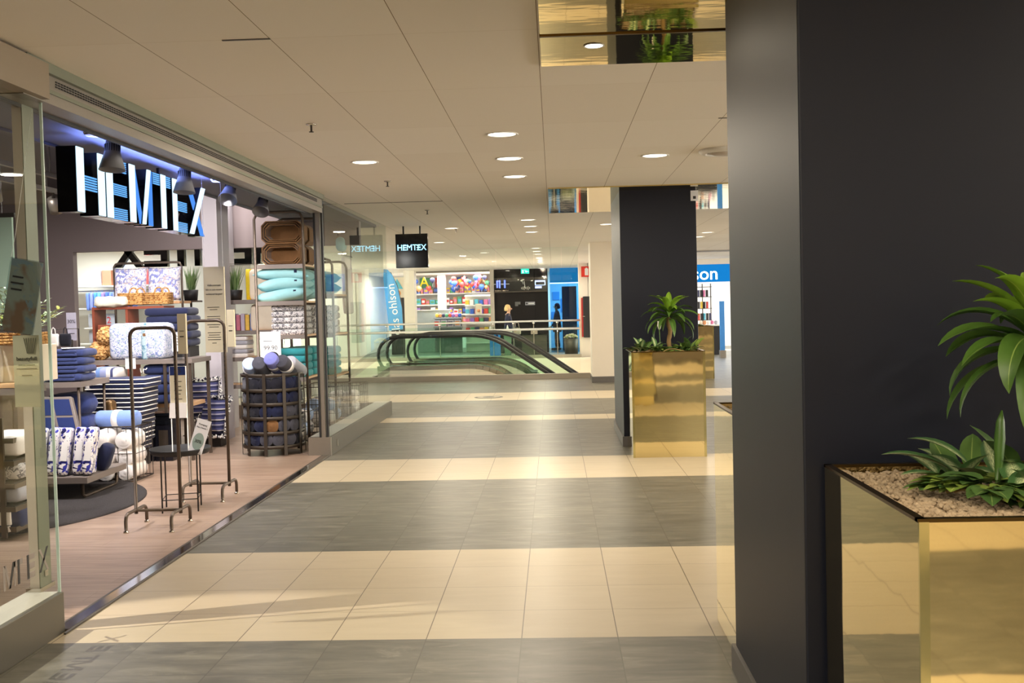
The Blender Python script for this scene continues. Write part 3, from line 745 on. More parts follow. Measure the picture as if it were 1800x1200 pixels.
# spot lamps and detectors on the soffit
sp = None
for (x, y, a, lab) in [(-2.87, 6.76, .25, 'nearest grey cone spotlight hanging before the H of the big sign'), (-2.88, 8.12, .2, 'second grey cone spotlight hanging before the E of the big sign'), (-2.86, 9.27, -.35, 'third grey cone spotlight, right of the big sign'), (-2.9, 10.45, -.35, 'fourth grey cone spotlight above the tall goods rack')]:
    if sp is None:
        sp = thing('spotlight', lab, 'spotlight', (x, y, 2.75), 0, 'cone spotlights along the soffit')
        m = MB(); m.box((0, 0, -.012), (.05, .16, .024)); m.tube([(0, 0, -.02), (0, 0, -.06)], .012, 8); obj('mount', m, M['dgrey'], sp)
        Rc = RX(-.12); m = MB(); m.lathe([(0, 0), (.042, 0), (.05, -.07), (.085, -.19), (.082, -.19), (.05, -.08), (0, -.06)], (0, 0, -.05), 28, rot=Rc); cn = obj('cone', m, M['cone'], sp)
        m = MB()
        for k in range(20):
            q = 2*PI*k/20; m.box(Rc @ Vector((.048*math.cos(q), .048*math.sin(q), -.045))+Vector((0, 0, -.05)), (.005, .005, .05), rot=Rc @ RZ(q))
        obj('cooling_fin', m, M['black'], cn)
    else:
        o = dup(sp, (x, y, 2.75), 0, lab); o.rotation_euler.x = a-.2
sm = None
for (x, y, lab) in [(-2.93, 6.62, 'white smoke detector beside the nearest spotlight'), (-2.93, 9.1, 'white smoke detector right of the big sign')]:
    if sm is None:
        sm = thing('smoke_detector', lab, 'smoke detector', (x, y, 2.75), 0, 'smoke detectors on the soffit')
        m = MB(); m.lathe([(0, 0), (.065, 0), (.065, -.018), (.05, -.034), (0, -.036)], n=28); obj('housing', m, M['white'], sm)
        m = MB(); m.lathe([(.051, -.024), (.061, -.022), (.061, -.026), (.051, -.03)], n=28); obj('slot_ring', m, M['dgrey'], sm)
    else: dup(sm, (x, y, 2.75), 0, lab)
# light tracks on the left with lamps
for (x, z, lab) in ((-3.95, 2.68, 'upper light track rail seen left of the big sign'), (-3.98, 2.57, 'lower light track rail seen left of the big sign')):
    t = thing('light_track', lab, 'light track', (x, 6.6, z))
    m = MB(); m.box((0, 0, 0), (.035, 3.6, .035)); obj('rail', m, M['alu'], t)
    m = MB()
    for y in (-1.5, 0, 1.5): m.tube([(0, y, .017), (0, y, 3.3-z)], .005, 6)
    obj('hanger', m, M['dgrey'], t)
ts = None
for (y, rz, lab) in ((8.2, 0, 'lit track lamp below the rails left of the big sign'), (7.3, .5, 'track lamp below the rails partly hidden by the post'), (6.6, .2, 'track lamp below the rails at the left edge')):
    if ts is None:
        ts = thing('track_lamp', lab, 'track lamp', (-3.98, y, 2.55), 0, 'lamps on the light tracks')
        m = MB(); m.tube([(0, 0, 0), (0, 0, -.04)], .012, 8); obj('swivel', m, M['dgrey'], ts)
        Rc = RX(.6); m = MB(); m.lathe([(0, 0), (.05, 0), (.062, -.12), (.06, -.12), (.045, -.02), (0, -.015)], (0, 0, -.04), 24, rot=Rc); obj('head', m, M['alu'], ts)
        m = MB(); m.lathe([(0, -.1), (.056, -.1)], (0, 0, -.04), 24, rot=Rc); obj('lens', m, emi('spot_lens', (255, 246, 232), 6), ts)
    else: dup(ts, (-3.98, y, 2.55), rz, lab)

# ---- folded textiles helper
def folded(name, label, cat, loc, w, d, h, mat_, layers=3, rz=0, group=None, seed=0, edge=None):
    m = MB(); lh = h/layers
    for k in range(layers):
        m.soft((0, .004*math.sin(seed+k*2), lh*(k+.5)), (w*(1-.015*((k*7+seed) % 3)), d*(1-.02*((k+seed) % 2)), lh*1.04), lh*.5, .004, seed+k, n=(10, 6, 3))
    mats = [mat_]
    if edge:
        mats.append(edge)
        for k in range(layers): m.tube([(-w*.49, -d*.492, lh*(k+.86)), (-w*.2, -d*.5, lh*(k+.9)), (w*.2, -d*.5, lh*(k+.84)), (w*.485, -d*.495, lh*(k+.88)), (w*.498, -d*.3, lh*(k+.88)), (w*.498, d*.4, lh*(k+.9))], .006, 6, mi=1)
    o = obj(name, m, mats, loc=loc, rotz=rz); return tag(o, label, cat, group)

# ---- left table with navy quilts
t = thing('display_table', 'grey topped display table holding the navy quilts behind the near post', 'table', (-4.82, 9.68, .026))
m = MB(); m.box((0, 0, .907), (.92, .62, .05)); obj('tabletop', m, M['greyshelf'], t)
for x in (-.42, .42):
    for y in (-.27, .27): m = MB(); m.tube([(x, y, 0), (x, y, .885)], .014, 8); obj('leg', m, M['brown'], t)
ords = ['bottom', 'second from the bottom', 'third from the bottom', 'top']
for k in range(4):
    m = MB(); z = .075*k; hh = .074
    m.soft((0, 0, hh/2), (.36, .3, hh*.98), hh*.48, .006, k, n=(10, 6, 4))
    m.soft((-.03, -.146, hh*.30), (.30, .03, hh*.42), None, .003, k+5); m.soft((-.03, -.15, hh*.70), (.29, .026, hh*.36), None, .003, k+9)
    tag(obj('folded_quilt', m, M['jean'], loc=(-4.53+.012*(k % 2), 9.54+.01*k, .96+z), rotz=.05*((k % 3)-1)), f'folded navy quilt, {ords[k]} of the stack on the grey topped table', 'quilt', 'navy quilts on the left table')
m = MB(); m.soft((0, 0, .004), (.2, .16, .008), .003); tag(obj('paper_sheet', m, M['paper'], loc=(-4.49, 9.52, 1.264), rotz=.5), 'loose white paper sheets on top of the navy quilt stack', 'paper')
t = card_sign('discount_card', 'upright lilac grey discount card behind the navy quilt stack', (-4.84, 10.25, 1.46), .1, .28, [pm('lilac_card', (170, 166, 184), .6)], [(-.07, .06)], head=[('30%', .05, .05)])
m = MB(); m.box((0, 0, -.24), (.02, .006, .22)); obj('card_stem', m, M['dgrey'], t)
t = thing('info_holder', 'white leaflet in a clear holder on the grey topped table beside the post', 'leaflet holder', (-4.76, 9.42, .96), .0)
m = MB(); m.box((0, .02, .15), (.15, .004, .3), rot=RX(-.2)); obj('sheet', m, M['paper'], t)
m = MB(); m.box((0, 0, .02), (.17, .1, .04), bev=.006); obj('holder_foot', m, M['plastic'], t)
# small bags hanging behind the post
t = thing('bag_hook_rail', 'short wire rail with two hanging bags left of the discount card', 'hook rail', (-4.88, 10.1, 1.38))
m = MB(); m.tube([(-.2, 0, .06), (.18, 0, .06)], .004, 6); m.tube([(-.2, 0, .06), (-.2, 0, -.4)], .005, 6); m.tube([(.18, 0, .06), (.18, 0, -.4)], .005, 6); obj('wire_rail', m, M['wire'], t)
for x, k in ((-.06, 'offw'), (.06, 'bkc')):
    m = MB(); m.soft((x, -.01, -.05), (.12, .04, .13), .02, .008, 3)
    m.tube([(x-.02, -.01, .01), (x-.015, -.01, .06), (x, -.012, .075), (x+.015, -.01, .06), (x+.02, -.01, .01)], .005, 6)
    tag(obj('hanging_bag', m, M[k], loc=(-4.88, 10.08, 1.38)), 'white fabric bag on the wire rail' if k == 'offw' else 'black knotted fabric bag on the wire rail', 'bag')
# fuzzy throw roll and framed packs below
m = MB()
for k, (z, r_) in enumerate(((.0, .2), (.2, .2))):
    t2 = bmesh.new(); t2.free(); m.soft((0, 0, .105+z), (.42, .34, .215), .1, .012, k, n=(16, 12, 8), fr=18)
tag(obj('fuzzy_throw', m, M['denimf'], loc=(-4.63, 9.75, .42)), 'fluffy navy throws piled under the grey topped table', 'throw')
t = thing('low_box', 'dark box carrying the fluffy navy throws', 'box', (-4.63, 9.75, .026))
m = MB(); m.box((0, 0, .19), (.5, .4, .38), bev=.006); obj('body', m, M['inner'], t)
for k, (x, y) in enumerate(((-4.55, 9.12), (-4.36, 9.10))):
    t = thing('bedding_box', ('left' if k == 0 else 'right')+'-hand flat navy bedding pack with grey frame leaning above the flower-print packs', 'bedding pack', (x, y, .56), 0)
    Rk = RY(-.0) @ RX(-.35)
    m = MB(); m.box((0, 0, .13), (.2, .05, .32), bev=.004)
    for v in m.bm.verts: v.co = Rk @ v.co + Vector((v.co.z*-.35, 0, 0))
    obj('pack', m, M['greyshelf'], t)
    for z, hh in ((.19, .15), (.04, .11)):
        m = MB(); m.box((0, -.027, z), (.15, .004, hh))
        for v in m.bm.verts: v.co = Rk @ v.co + Vector((v.co.z*-.35, 0, 0))
        obj('window', m, M['blueprint'], t)

# ---- low platform with flower-print bedding packs
t = thing('display_platform', 'low grey platform with tube feet holding the flower-print bedding', 'platform', (-4.5, 8.9, .026))
m = MB(); m.box((0, 0, .16), (1.14, .8, .055), bev=.004); obj('deck', m, M['greyshelf'], t)
for x in (-.5, .5):
    m = MB(); m.tube([(x, -.34, .135), (x, -.34, .03), (x, -.3, .012), (x, .3, .012), (x, .34, .03), (x, .34, .135)], .014, 8); obj('leg', m, M['brown'], t)
names = ['nearest the post', 'second from the post', 'third from the post', 'fourth from the post', 'fifth from the post', 'sixth from the post, beside the small blue tag', 'last in the row before the dark pouch']
for k in range(7):
    x = -4.62+k*.105
    m = MB(); m.soft((0, 0, .20), (.088, .26, .40), .03, .006, k, n=(6, 6, 10))
    for v in m.bm.verts: v.co = RY(.10) @ RX(-.08) @ v.co
    o = obj('bedding_pack', m, M['floral'], loc=(x, 8.66+.03*(k % 2), .216), rotz=.25+.06*(k % 3)); tag(o, f'white bedding pack with blue flower print, {names[k]}', 'bedding pack', 'flower-print bedding packs on the low platform')
    m = MB(); m.box((.0, -.132, .2), (.05, .006, .16)); 
    for v in m.bm.verts: v.co = RY(.10) @ RX(-.08) @ v.co
    obj('paper_band', m, M['paper'], o)
m = MB(); m.soft((0, 0, .12), (.13, .14, .25), .05, .012, 3)
for v in m.bm.verts: v.co = RY(.35) @ v.co
tag(obj('dark_pouch', m, M['navy2'], loc=(-3.99, 8.9, .215)), 'dark navy pouch leaning beside the flower-print packs', 'pouch')

# ---- wire basket with rolled blankets
def wire_basket(name, label, loc, w, d, h, nx, ny, nz, mat_, rz=0, r=.003, legs=0.0):
    t = thing(name, label, 'basket', loc, rz); m = MB()
    for z in [legs+h*k/nz for k in range(nz+1)]: m.tube([(-w/2, -d/2, z), (w/2, -d/2, z), (w/2, d/2, z), (-w/2, d/2, z)], r*(2 if z in (legs, legs+h) else 1), 5, closed=True)
    for k in range(nx+1):
        x = -w/2+w*k/nx
        m.tube([(x, -d/2, legs+h), (x, -d/2, legs), (x, d/2, legs), (x, d/2, legs+h)], r, 4)
    for k in range(1, ny):
        y = -d/2+d*k/ny; m.tube([(-w/2, y, legs+h), (-w/2, y, legs), (w/2, y, legs), (w/2, y, legs+h)], r, 4)
    obj('wire_cage', m, mat_, t)
    return t
wire_basket('wire_basket', 'square wire basket filled with white and pale blue blanket rolls', (-4.1, 9.62, .03), .42, .4, .5, 5, 5, 2, M['wire'], r=.0035)
def roll(name, label, loc, L, r, mat_, rot, group=None, band=None, cat='blanket', seed=0):
    m = MB()
    prof = [(0, -L/2+.02), (r*.25, -L/2+.012), (r*.3, -L/2+.02), (r*.55, -L/2+.004), (r*.6, -L/2+.014), (r*.86, -L/2), (r*.97, -L/2+.02), (r, 0), (r*.97, L/2-.02), (r*.86, L/2), (r*.6, L/2-.014), (r*.55, L/2-.004), (r*.3, L/2-.02), (0, L/2-.02)]
    prof = [(a, -z) for a, z in prof]
    m.lathe(prof, n=20)
    for v in m.bm.verts:
        p = v.co; w = noise.noise(p*9+Vector((seed, 0, seed*2))); v.co = Vector((p.x*(1+.09*w), p.y*(1+.09*w), p.z))
    mats = [mat_]
    if band: mats.append(band); m.lathe([(r*1.01, -.03), (r*1.05, -.03), (r*1.05, .03), (r*1.01, .03)], n=20, mi=1)
    for v in m.bm.verts: v.co = rot @ v.co
    o = obj(name, m, mats, loc=loc, fixn=True); return tag(o, label, cat, group)
roll('blanket_roll', 'cornflower blue blanket roll with white band on top of the square wire basket', (-4.12, 9.6, .585), .40, .085, M['blue'], RY(PI/2) @ RX(.1), 'rolls in the square wire basket', M['paper'], seed=1)
for k, (x, y, z) in enumerate(((-4.2, 9.55, .42), (-4.0, 9.58, .40), (-4.18, 9.56, .25), (-4.0, 9.6, .24), (-4.18, 9.58, .11), (-4.0, 9.6, .11))):
    lab = ['upper left', 'upper right', 'middle left', 'middle right', 'lower left', 'lower right'][k]
    roll('blanket_roll', f'off-white blanket roll, {lab} in the square wire basket', (x, y, z), .36, .085, M['offw'], RX(PI/2), 'rolls in the square wire basket', seed=k+3)

# ---- striped-edge blankets, crates, check bedding
t = thing('low_plinth', 'dark low box carrying the white-edged navy blankets', 'box', (-4.52, 10.45, .008))
m = MB(); m.box((0, 0, .09), (.54, .46, .18), bev=.006); obj('body', m, M['inner'], t)
for k in range(8):
    folded('edged_blanket', f'navy blanket with white piped edges, {nth(k)} from the bottom of its stack', 'blanket', (-4.49+.014*k+.01*((k*5) % 3-1), 10.42, .188+k*.092), .60, .42, .091, M['navy'] if k == 7 else M['navy2'], 2, .02*((k*3) % 3-1), 'white-edged navy blankets', k, M['offw'])
for k, (z, mm) in enumerate(((.80, 'check'), (.93, 'check'), (.67, 'check'))):
    folded('striped_bedding', ['middle', 'topmost', 'lowest'][k]+' folded blue and cream striped bedding left of the white-edged blankets', 'bedding', (-4.72, 10.75, z-.04), .36, .36, .13, M[mm], 1, 0, 'striped bedding left of the blankets', k)
t = thing('bedding_stool', 'dark stool under the striped bedding', 'stool', (-4.72, 10.75, .008))
m = MB(); m.box((0, 0, .60), (.36, .34, .03)); obj('seat', m, M['inner'], t)
for x in (-.15, .15):
    for y in (-.14, .14): m = MB(); m.tube([(x, y, 0), (x, y, .59)], .012, 6); obj('leg', m, M['inner'], t)
m = MB(); m.soft((0, 0, .16), (.1, .12, .34), .04, .02, 5, n=(6, 6, 10), fr=14); tag(obj('foil_bag', m, pm('crinkled_brown_foil', (120, 92, 60), .3, .6, .3, 30, .5), loc=(-4.42, 10.12, .4)), 'crinkled brown packet between the blankets and the navy throw', 'packet')
for k, x in enumerate((-4.35, -4.15)):
    t = thing('metal_crate', ('left' if k == 0 else 'right')+' black metal crate on the floor below the navy blankets', 'crate', (x, 10.92, .008), 0, 'black metal crates')
    m = MB(); m.box((0, 0, .24), (.19, .26, .48), bev=.004); obj('body', m, M['crate'], t)
    m = MB(); m.box((0, -.134, .43), (.186, .006, .08)); m.box((0, 0, .495), (.2, .28, .03)); obj('lid', m, M['blackg'], t)
    m = MB(); m.box((0, -.135, .2), (.1, .003, .26)); obj('label_window', m, M['dbrown'], t)

# ---- main display table (two levels) behind the frames
t = thing('display_rack', 'long grey shelf table with the paisley quilt and fur cushions', 'table', (-4.42, 11.1, .008))
m = MB(); m.box((0, 0, 1.055), (1.2, .62, .05), bev=.003); obj('tabletop', m, M['greyshelf'], t)
m = MB(); m.box((0.22, 0.05, .58), (.6, .5, .04)); obj('lower_shelf', m, M['oakshelf'], t)
for x in (-.57, .3, .57):
    for y in (-.28, .28): m = MB(); m.box((x, y, .52), (.03, .03, 1.04)); obj('leg', m, M['brown'], t)
m = MB(); m.soft((0, 0, .19), (.60, .42, .39), .07, .012, 2, n=(14, 10, 8), fr=5)
o = obj('paisley_quilt', m, M['paisley'], loc=(-4.43, 11.03, 1.09)); tag(o, 'plump folded quilt with blue-grey paisley print on the long shelf table', 'quilt')
m = MB(); m.soft((.09, 0, .19), (.06, .43, .392), .02, .006, 4, n=(4, 8, 8)); m.box((.10, -.214, .26), (.03, .004, .03), mi=1)
obj('teal_hem', m, [pattern('paisley_hem', (160, 180, 190), (90, 130, 150), 26, .5, .6), M['brownc']], o)
for k, (x, y, z, s_) in enumerate(((-4.87, 10.95, .1, .2), (-4.72, 10.98, .12, .19), (-4.78, 10.93, .26, .19))):
    m = MB(); m.soft((0, 0, 0), (s_, .2, s_), s_*.45, .02, k+2, n=(26, 22, 26), fr=48)
    tag(obj('fur_cushion', m, M['tan'], loc=(x, y, 1.085+z)), ['left', 'right', 'topmost'][k]+' curly tan fur cushion beside the paisley quilt', 'cushion', 'tan fur cushions on the long shelf table')
t = thing('price_label', 'small white price label hanging from the edge of the long shelf table', 'label', (-4.47, 10.775, 1.05))
m = MB(); m.box((0, 0, 0), (.11, .004, .11)); obj('card', m, M['paper'], t)
nav = [(-.0, .0)]*5
for k in range(5):
    folded('navy_throw', f'plain navy throw, {nth(k)} from the bottom of the stack behind the paisley quilt', 'throw', (-4.22+.015*(k % 2), 11.35, 1.09+.115+k*.084 if False else 1.205+k*.085), .50, .40, .086, M['navy2'], 1, .03*((k % 3)-1), 'navy throws in the tall stack', k)
t = thing('stack_riser', 'low box lifting the stack of navy throws', 'box', (-4.22, 11.37, 1.088))
m = MB(); m.box((0, .0, .058), (.46, .3, .115)); obj('body', m, M['inner'], t)
for k in range(4):
    folded('navy_fleece', f'navy fleece on the lower shelf of the long table, {nth(k)} from the bottom', 'fleece', (-4.2, 11.02, .61+k*.105), .36, .4, .106, M['navy'], 1, 0, 'navy fleeces on the lower shelf', k+11)
t = thing('bow_tag', 'white ribbon bow hanging under the long shelf table', 'ribbon', (-4.35, 10.8, .98))
m = MB(); m.tube([(-.03, 0, .02), (-.02, 0, -.03), (0, 0, -.04), (.01, 0, .01), (.03, 0, .0), (.045, 0, .02)], .006, 6); obj('ribbon', m, M['offw'], t)
t = card_sign('white_card', 'white card with fine print behind the near frame notice', (-3.92, 10.7, 1.27), .14, .2, [M['paper']], [(.06, .08), (.03, .08), (0, .08), (-.03, .08)])
m = MB(); m.box((0, .004, -.14), (.06, .012, .1)); obj('card_foot', m, M['plastic'], t)

# ---- rack with paisley cushions at the back
t = thing('cushion_rack', 'tube frame rack holding the two big paisley cushions', 'rack', (-4.97, 12.6, .008))
m = MB(); hh = 2.19
m.tube([(-.42, 0, 0), (-.42, 0, hh-.04), (-.40, 0, hh-.01), (-.36, 0, hh), (.36, 0, hh), (.40, 0, hh-.01), (.42, 0, hh-.04), (.42, 0, 0)], .014, 8); obj('tube_frame', m, M['brown'], t)
m = MB(); m.box((0, .1, 1.70), (.84, .4, .03)); obj('shelf', m, M['oakshelf'], t)
for x in (-.2, .22):
    m = MB(); m.cushion((0, 0, .21), .42, .42, .18, rot=RX(PI/2-.12), seed=x*9, n=12)
    tag(obj('paisley_cushion', m, M['paisley2'], loc=(-4.97+x, 12.55, 1.725)), ('left' if x < 0 else 'right')+' square lilac paisley cushion on the tube frame rack', 'cushion', 'paisley cushions on the tube frame rack')
for k, x in enumerate((-4.98, -4.68)):
    t = thing('wicker_tray', ('left' if k == 0 else 'right')+' wicker basket with loop handles before the paisley cushions', 'basket', (x, 12.15, 1.68), 0, 'wicker baskets before the cushions')
    m = MB()
    for z in range(7): m.tube([(-.14, -.1, .012+z*.02), (.14, -.1, .012+z*.02), (.14, .1, .012+z*.02), (-.14, .1, .012+z*.02)], .011, 6, closed=True)
    m.box((0, 0, .012), (.27, .19, .02)); obj('woven_body', m, M['wick'], t)
    for s in (-1, 1):
        m = MB(); m.tube([(.05+.05*math.cos(a), s*.1, .14+.06*math.sin(a)) for a in [PI*q/8 for q in range(9)]], .009, 6); obj('handle', m, M['wick'], t)
t = thing('wall_shelf_unit', 'small red-brown open shelf under the wicker baskets', 'shelf', (-5.0, 12.2, .008))
m = MB()
for z in (.6, 1.3, 1.64): m.box((0, 0, z), (.86, .34, .03))
for x in (-.42, -.02, .42): m.box((x, 0, .82), (.03, .32, 1.63))
obj('carcass', m, M['redbrown'], t)
m = MB(); m.soft((0, 0, .05), (.4, .24, .12), .05, .03, 3, n=(14, 8, 5), fr=16); tag(obj('fluffy_throw', m, M['fur'], loc=(-5.2, 12.1, 1.70-.03)), 'white fluffy throw on top of the red-brown shelf', 'throw')
for k in range(2):
    m = MB(); m.box((0, 0, .07), (.17, .2, .14), bev=.01); tag(obj('gift_box', m, [M['redbrown'], M['offw']][k], loc=(-5.27+k*.42, 12.1, 1.315)), ['red-brown', 'white'][k]+' box inside the red-brown shelf', 'box')

# ---- grey pillar in the shop
mb = MB(); mb.box((-4.12, 12.62, 1.65), (.20, .4, 3.3)); mb.box((-4.035, 12.4, 1.65), (.03, .04, 3.3))
struct('column_shop', mb, M['pillar'], 'lilac grey pillar in the shop behind the pom-pom cushions', 'pillar')
mb = MB(); mb.box((-4.36, 13.8, 1.65), (.1, .3, 3.3)); struct('column_shop', mb, M['pillar'], 'narrow pale pillar beside the opening in the back wall of the shop', 'pillar')
M['pomf'] = pattern('fringe_yarn', (232, 228, 222), (36, 36, 52), 40, .46, .54, None, 2, 0)
for k, (x, y, z, rz, tl) in enumerate(((-4.12, 12.02, .42, .3, 1.25), (-3.98, 11.9, .36, -.25, 1.2))):
    t = thing('fringed_cushion', ('rear' if k == 0 else 'front')+' woven navy cushion with thick pom-pom fringe at the foot of the grey pillar', 'cushion', (x, y, z+(.14 if k == 0 else 0)), rz)
    m = MB(); m.cushion((0, 0, 0), .34, .44, .15, rot=RX(tl), seed=k); obj('cover', m, M['pomw'], t)
    m = MB(); R_ = RX(tl)
    for i in range(150):
        u = i/150*4; sgm = int(u); f = (u-sgm)*2-1
        p = Vector(((f*.17, .22, 0), (.17, -f*.22, 0), (-f*.17, -.22, 0), (-.17, f*.22, 0))[sgm])
        p = R_ @ (p*(1.03+.12*rnd.random())+Vector((0, 0, rnd.uniform(-.025, .025))))
        m.soft(p, (.026, .026, .03), None, .006, i, n=(3, 3, 3), mi=0)
    obj('fringe', m, M['pomf'], t)
t = thing('cushion_box', 'low dark box carrying the fringed cushions', 'box', (-4.05, 12.02, .008))
m = MB(); m.box((0, 0, .08), (.3, .26, .16), bev=.005); obj('body', m, M['inner'], t)

# ---- round bin of rolled fleeces
BX, BY = -3.10, 11.27
t = thing('round_bin', 'round bronze strap bin full of rolled fleece blankets', 'basket', (BX, BY, .008))
for k, z in enumerate((.10, .25, .41, .56, .71, .87)):
    m = MB(); R0 = .325; m.lathe([(R0, z-.018), (R0+.008, z-.018), (R0+.008, z+.018), (R0, z+.018), (R0, z-.018)], n=44, smooth=True); obj('hoop', m, M['dbrown'], t)
for k in range(10):
    a = 2*PI*k/10+.31; m = MB(); m.box((.338*math.cos(a), .338*math.sin(a), .45), (.008, .035, .88), rot=RZ(a)); obj('upright', m, M['dbrown'], t)
m = MB(); m.lathe([(0, .09), (.32, .09), (.32, .1), (0, .1)], n=36); obj('base_plate', m, M['inner'], t)
pal = ['bkc', 'greyc', 'navy2', 'bkc', 'greyc', 'navy2', 'bkc', 'greyc']
pn = {'bkc': 'black', 'greyc': 'charcoal', 'navy2': 'dark navy', 'navy': 'navy', 'lgrey': 'light grey', 'lav': 'lavender blue', 'lblue': 'pale blue', 'brownc': 'brown'}
hn = ['lowest layer', 'second layer', 'third layer', 'fourth layer', 'fifth layer']
cnt = 0
for li in range(5):
    for k in range(7):
        a = -PI/2+(k-3)*.42+(li % 2)*.2
        x, y = BX+.185*math.cos(a), BY+.185*math.sin(a); c = pal[(li*3+k*5) % 8] if not (li == 1 and k == 3) else 'brownc'
        roll('fleece_roll', f'{pn[c]} roll, {["leftmost","second from left","third from left","middle","third from right","second from right","rightmost"][k]} of the {hn[li]} in the round bin', (x, y, .188+li*.148), .27, .076, M[c], RZ(a+PI/2) @ RX(PI/2), 'fleece rolls in the round bin', seed=cnt); cnt += 1
for k, (dx, dy, dz, c) in enumerate(((-.20, -.12, .95, 'lblue'), (-.07, -.16, .96, 'greyc'), (.07, -.16, 1.0, 'lav'), (.19, -.12, .97, 'greyc'), (.25, .04, .95, 'lgrey'), (-.26, .05, .94, 'lblue'), (.02, .06, 1.0, 'bkc'))):
    roll('fleece_roll', f'{pn[c]} fleece roll, {["far left front","left of centre","right of centre and highest","far right front","right rear","left rear","rear centre"][k]} on top of the round bin', (BX+dx, BY+dy, dz), .30, .078, M[c], RZ(dx*-1.0) @ RX(PI/2-.45), 'fleece rolls on top of the round bin', M['offw'] if k in (0, 2, 3) else None, seed=k+50)
t = thing('price_card', 'white price card standing behind the round bin', 'price card', (-3.21, 11.64, 1.18))
m = MB(); m.box((0, 0, 0), (.235, .004, .31)); obj('card', m, M['paper'], t)
m = MB(); m.text('99.90', T4(.0, -.003, -.03, FACE), .072, .0005); m.box((-.03, -.0025, .05), (.1, .001, .006)); obj('printed_text', m, M['ink'], t)
m = MB(); m.tube([(0, 0, -.15), (0, 0, -.62)], .006, 6); m.box((0, 0, -.62), (.1, .1, .01)); obj('stem', m, M['dgrey'], t)
# ---- tall goods rack beside the further window
def upright_rack(name, label, x0, x1, y0, y1, h, shelves, round_top=True, sm_=None):
    t = thing(name, label, 'rack', ((x0+x1)/2, (y0+y1)/2, .008)); w, d = (x1-x0)/2, (y1-y0)/2
    for y in (-d, d):
        m = MB()
        if round_top: m.tube([(-w, y, .02), (-w, y, h-.08), (-w+.03, y, h-.02), (-w+.09, y, h), (w-.09, y, h), (w-.03, y, h-.02), (w, y, h-.08), (w, y, .02)], .016, 8)
        else: m.tube([(-w, y, .02), (-w, y, h), (w, y, h), (w, y, .02)], .015, 8)
        obj('hoop_frame', m, M['brown'], t)
    m = MB()
    for x in (-w, w): m.tube([(x, -d, .05), (x, d, .05)], .014, 8)
    obj('runner', m, M['brown'], t)
    for z in shelves:
        m = MB(); m.box((0, 0, z), (2*w-.01, 2*d-.02, .022)); m.box((0, -d+.005, z-.012), (2*w-.02, .02, .05), mi=1); m.box((0, d-.005, z-.012), (2*w-.02, .02, .05), mi=1)
        obj('shelf', m, [sm_ or M['oakshelf'], M['greyshelf']], t)
    return t
RX0, RX1, RY0, RY1 = -3.40, -2.84, 11.8, 12.75
upright_rack('goods_rack', 'tall round-topped goods rack with felt baskets and turquoise pillows by the entrance', RX0, RX1, RY0, RY1, 2.69, [.78, 1.27, 1.66, 2.08])
def felt_basket(label, x, y, z, w, h, d):
    t = thing('felt_basket', label, 'basket', (x, y, z), 0, 'brown felt baskets lying on the tall goods rack')
    for k in range(3):          # nested, mouth to the front
        a, b = w/2-.02*k, h/2-.018*k; c = .05
        ring = [(-a+c, -b), (a-c, -b), (a, -b+c), (a, b-c), (a-c, b), (-a+c, b), (-a, b-c), (-a, -b+c)]
        m = MB(); T_ = T4(0, 0, h/2, RX(PI/2))
        n = len(ring); off = .03*k
        th = .009
        inner = [(p[0]*(1-th/a), p[1]*(1-th/b)) for p in ring]
        for i in range(n):
            q = [ring[i], ring[(i+1) % n], inner[(i+1) % n], inner[i]]
            m.prism(q, -d+off, 0-off*.6+.012*math.sin(i+k), T_)
        m.prism(ring, -d+off-.004, -d+off+.008, T_)
        obj('felt_body', m, M['brownc'], t, fixn=True)
    return t
felt_basket('upper brown felt basket with its open side to the front of the tall rack', -3.10, 11.84, 2.345, .47, .255, .30)
felt_basket('lower brown felt basket with its open side to the front of the tall rack', -3.11, 11.84, 2.095, .45, .25, .30)
felt_basket('upper brown felt basket further back on the tall rack', -3.10, 12.28, 2.345, .45, .24, .3)
felt_basket('lower brown felt basket further back on the tall rack', -3.11, 12.28, 2.095, .45, .24, .3)
for r_, (y, rn) in enumerate(((12.04, 'front'), (12.5, 'rear'))):
    for k in range(3):
        m = MB(); m.cushion((0, 0, 0), .66 if k == 2 else .6, .46, .17, seed=k+r_*4, n=14)
        for v in m.bm.verts: v.co.z += .03*math.sin(v.co.x*6+k)
        o = obj('satin_pillow', m, M['turq'], loc=(-3.12-.015*(k == 0), y, 1.75+k*.115)); tag(o, f'{["lowest","middle","topmost"][k]} turquoise satin pillow in the {rn} pile on the tall rack', 'pillow', 'turquoise pillows on the tall rack')
        if r_ == 0:
            m = MB(); m.box((.17, -.2, .04), (.03, .02, .035)); obj('care_tag', m, M['navy2'], o)
    for k in range(5):
        folded('leaf_print_throw', f'grey leaf-print throw, {nth(k)} from the bottom, {rn} pile on the tall rack', 'throw', (-3.06, y, 1.282+k*.07), .42, .38, .071, M['greypat'], 1, .02*k, 'grey leaf-print throws on the tall rack', k+r_*9)
    for k in range(4):
        folded('bath_towel', f'teal bath towel, {nth(k)} from the bottom, {rn} pile on the tall rack', 'towel', (-3.04, y, .792+k*.085), .36, .40, .086, M['teal'], 1, 0, 'teal bath towels on the tall rack', k+r_*7)
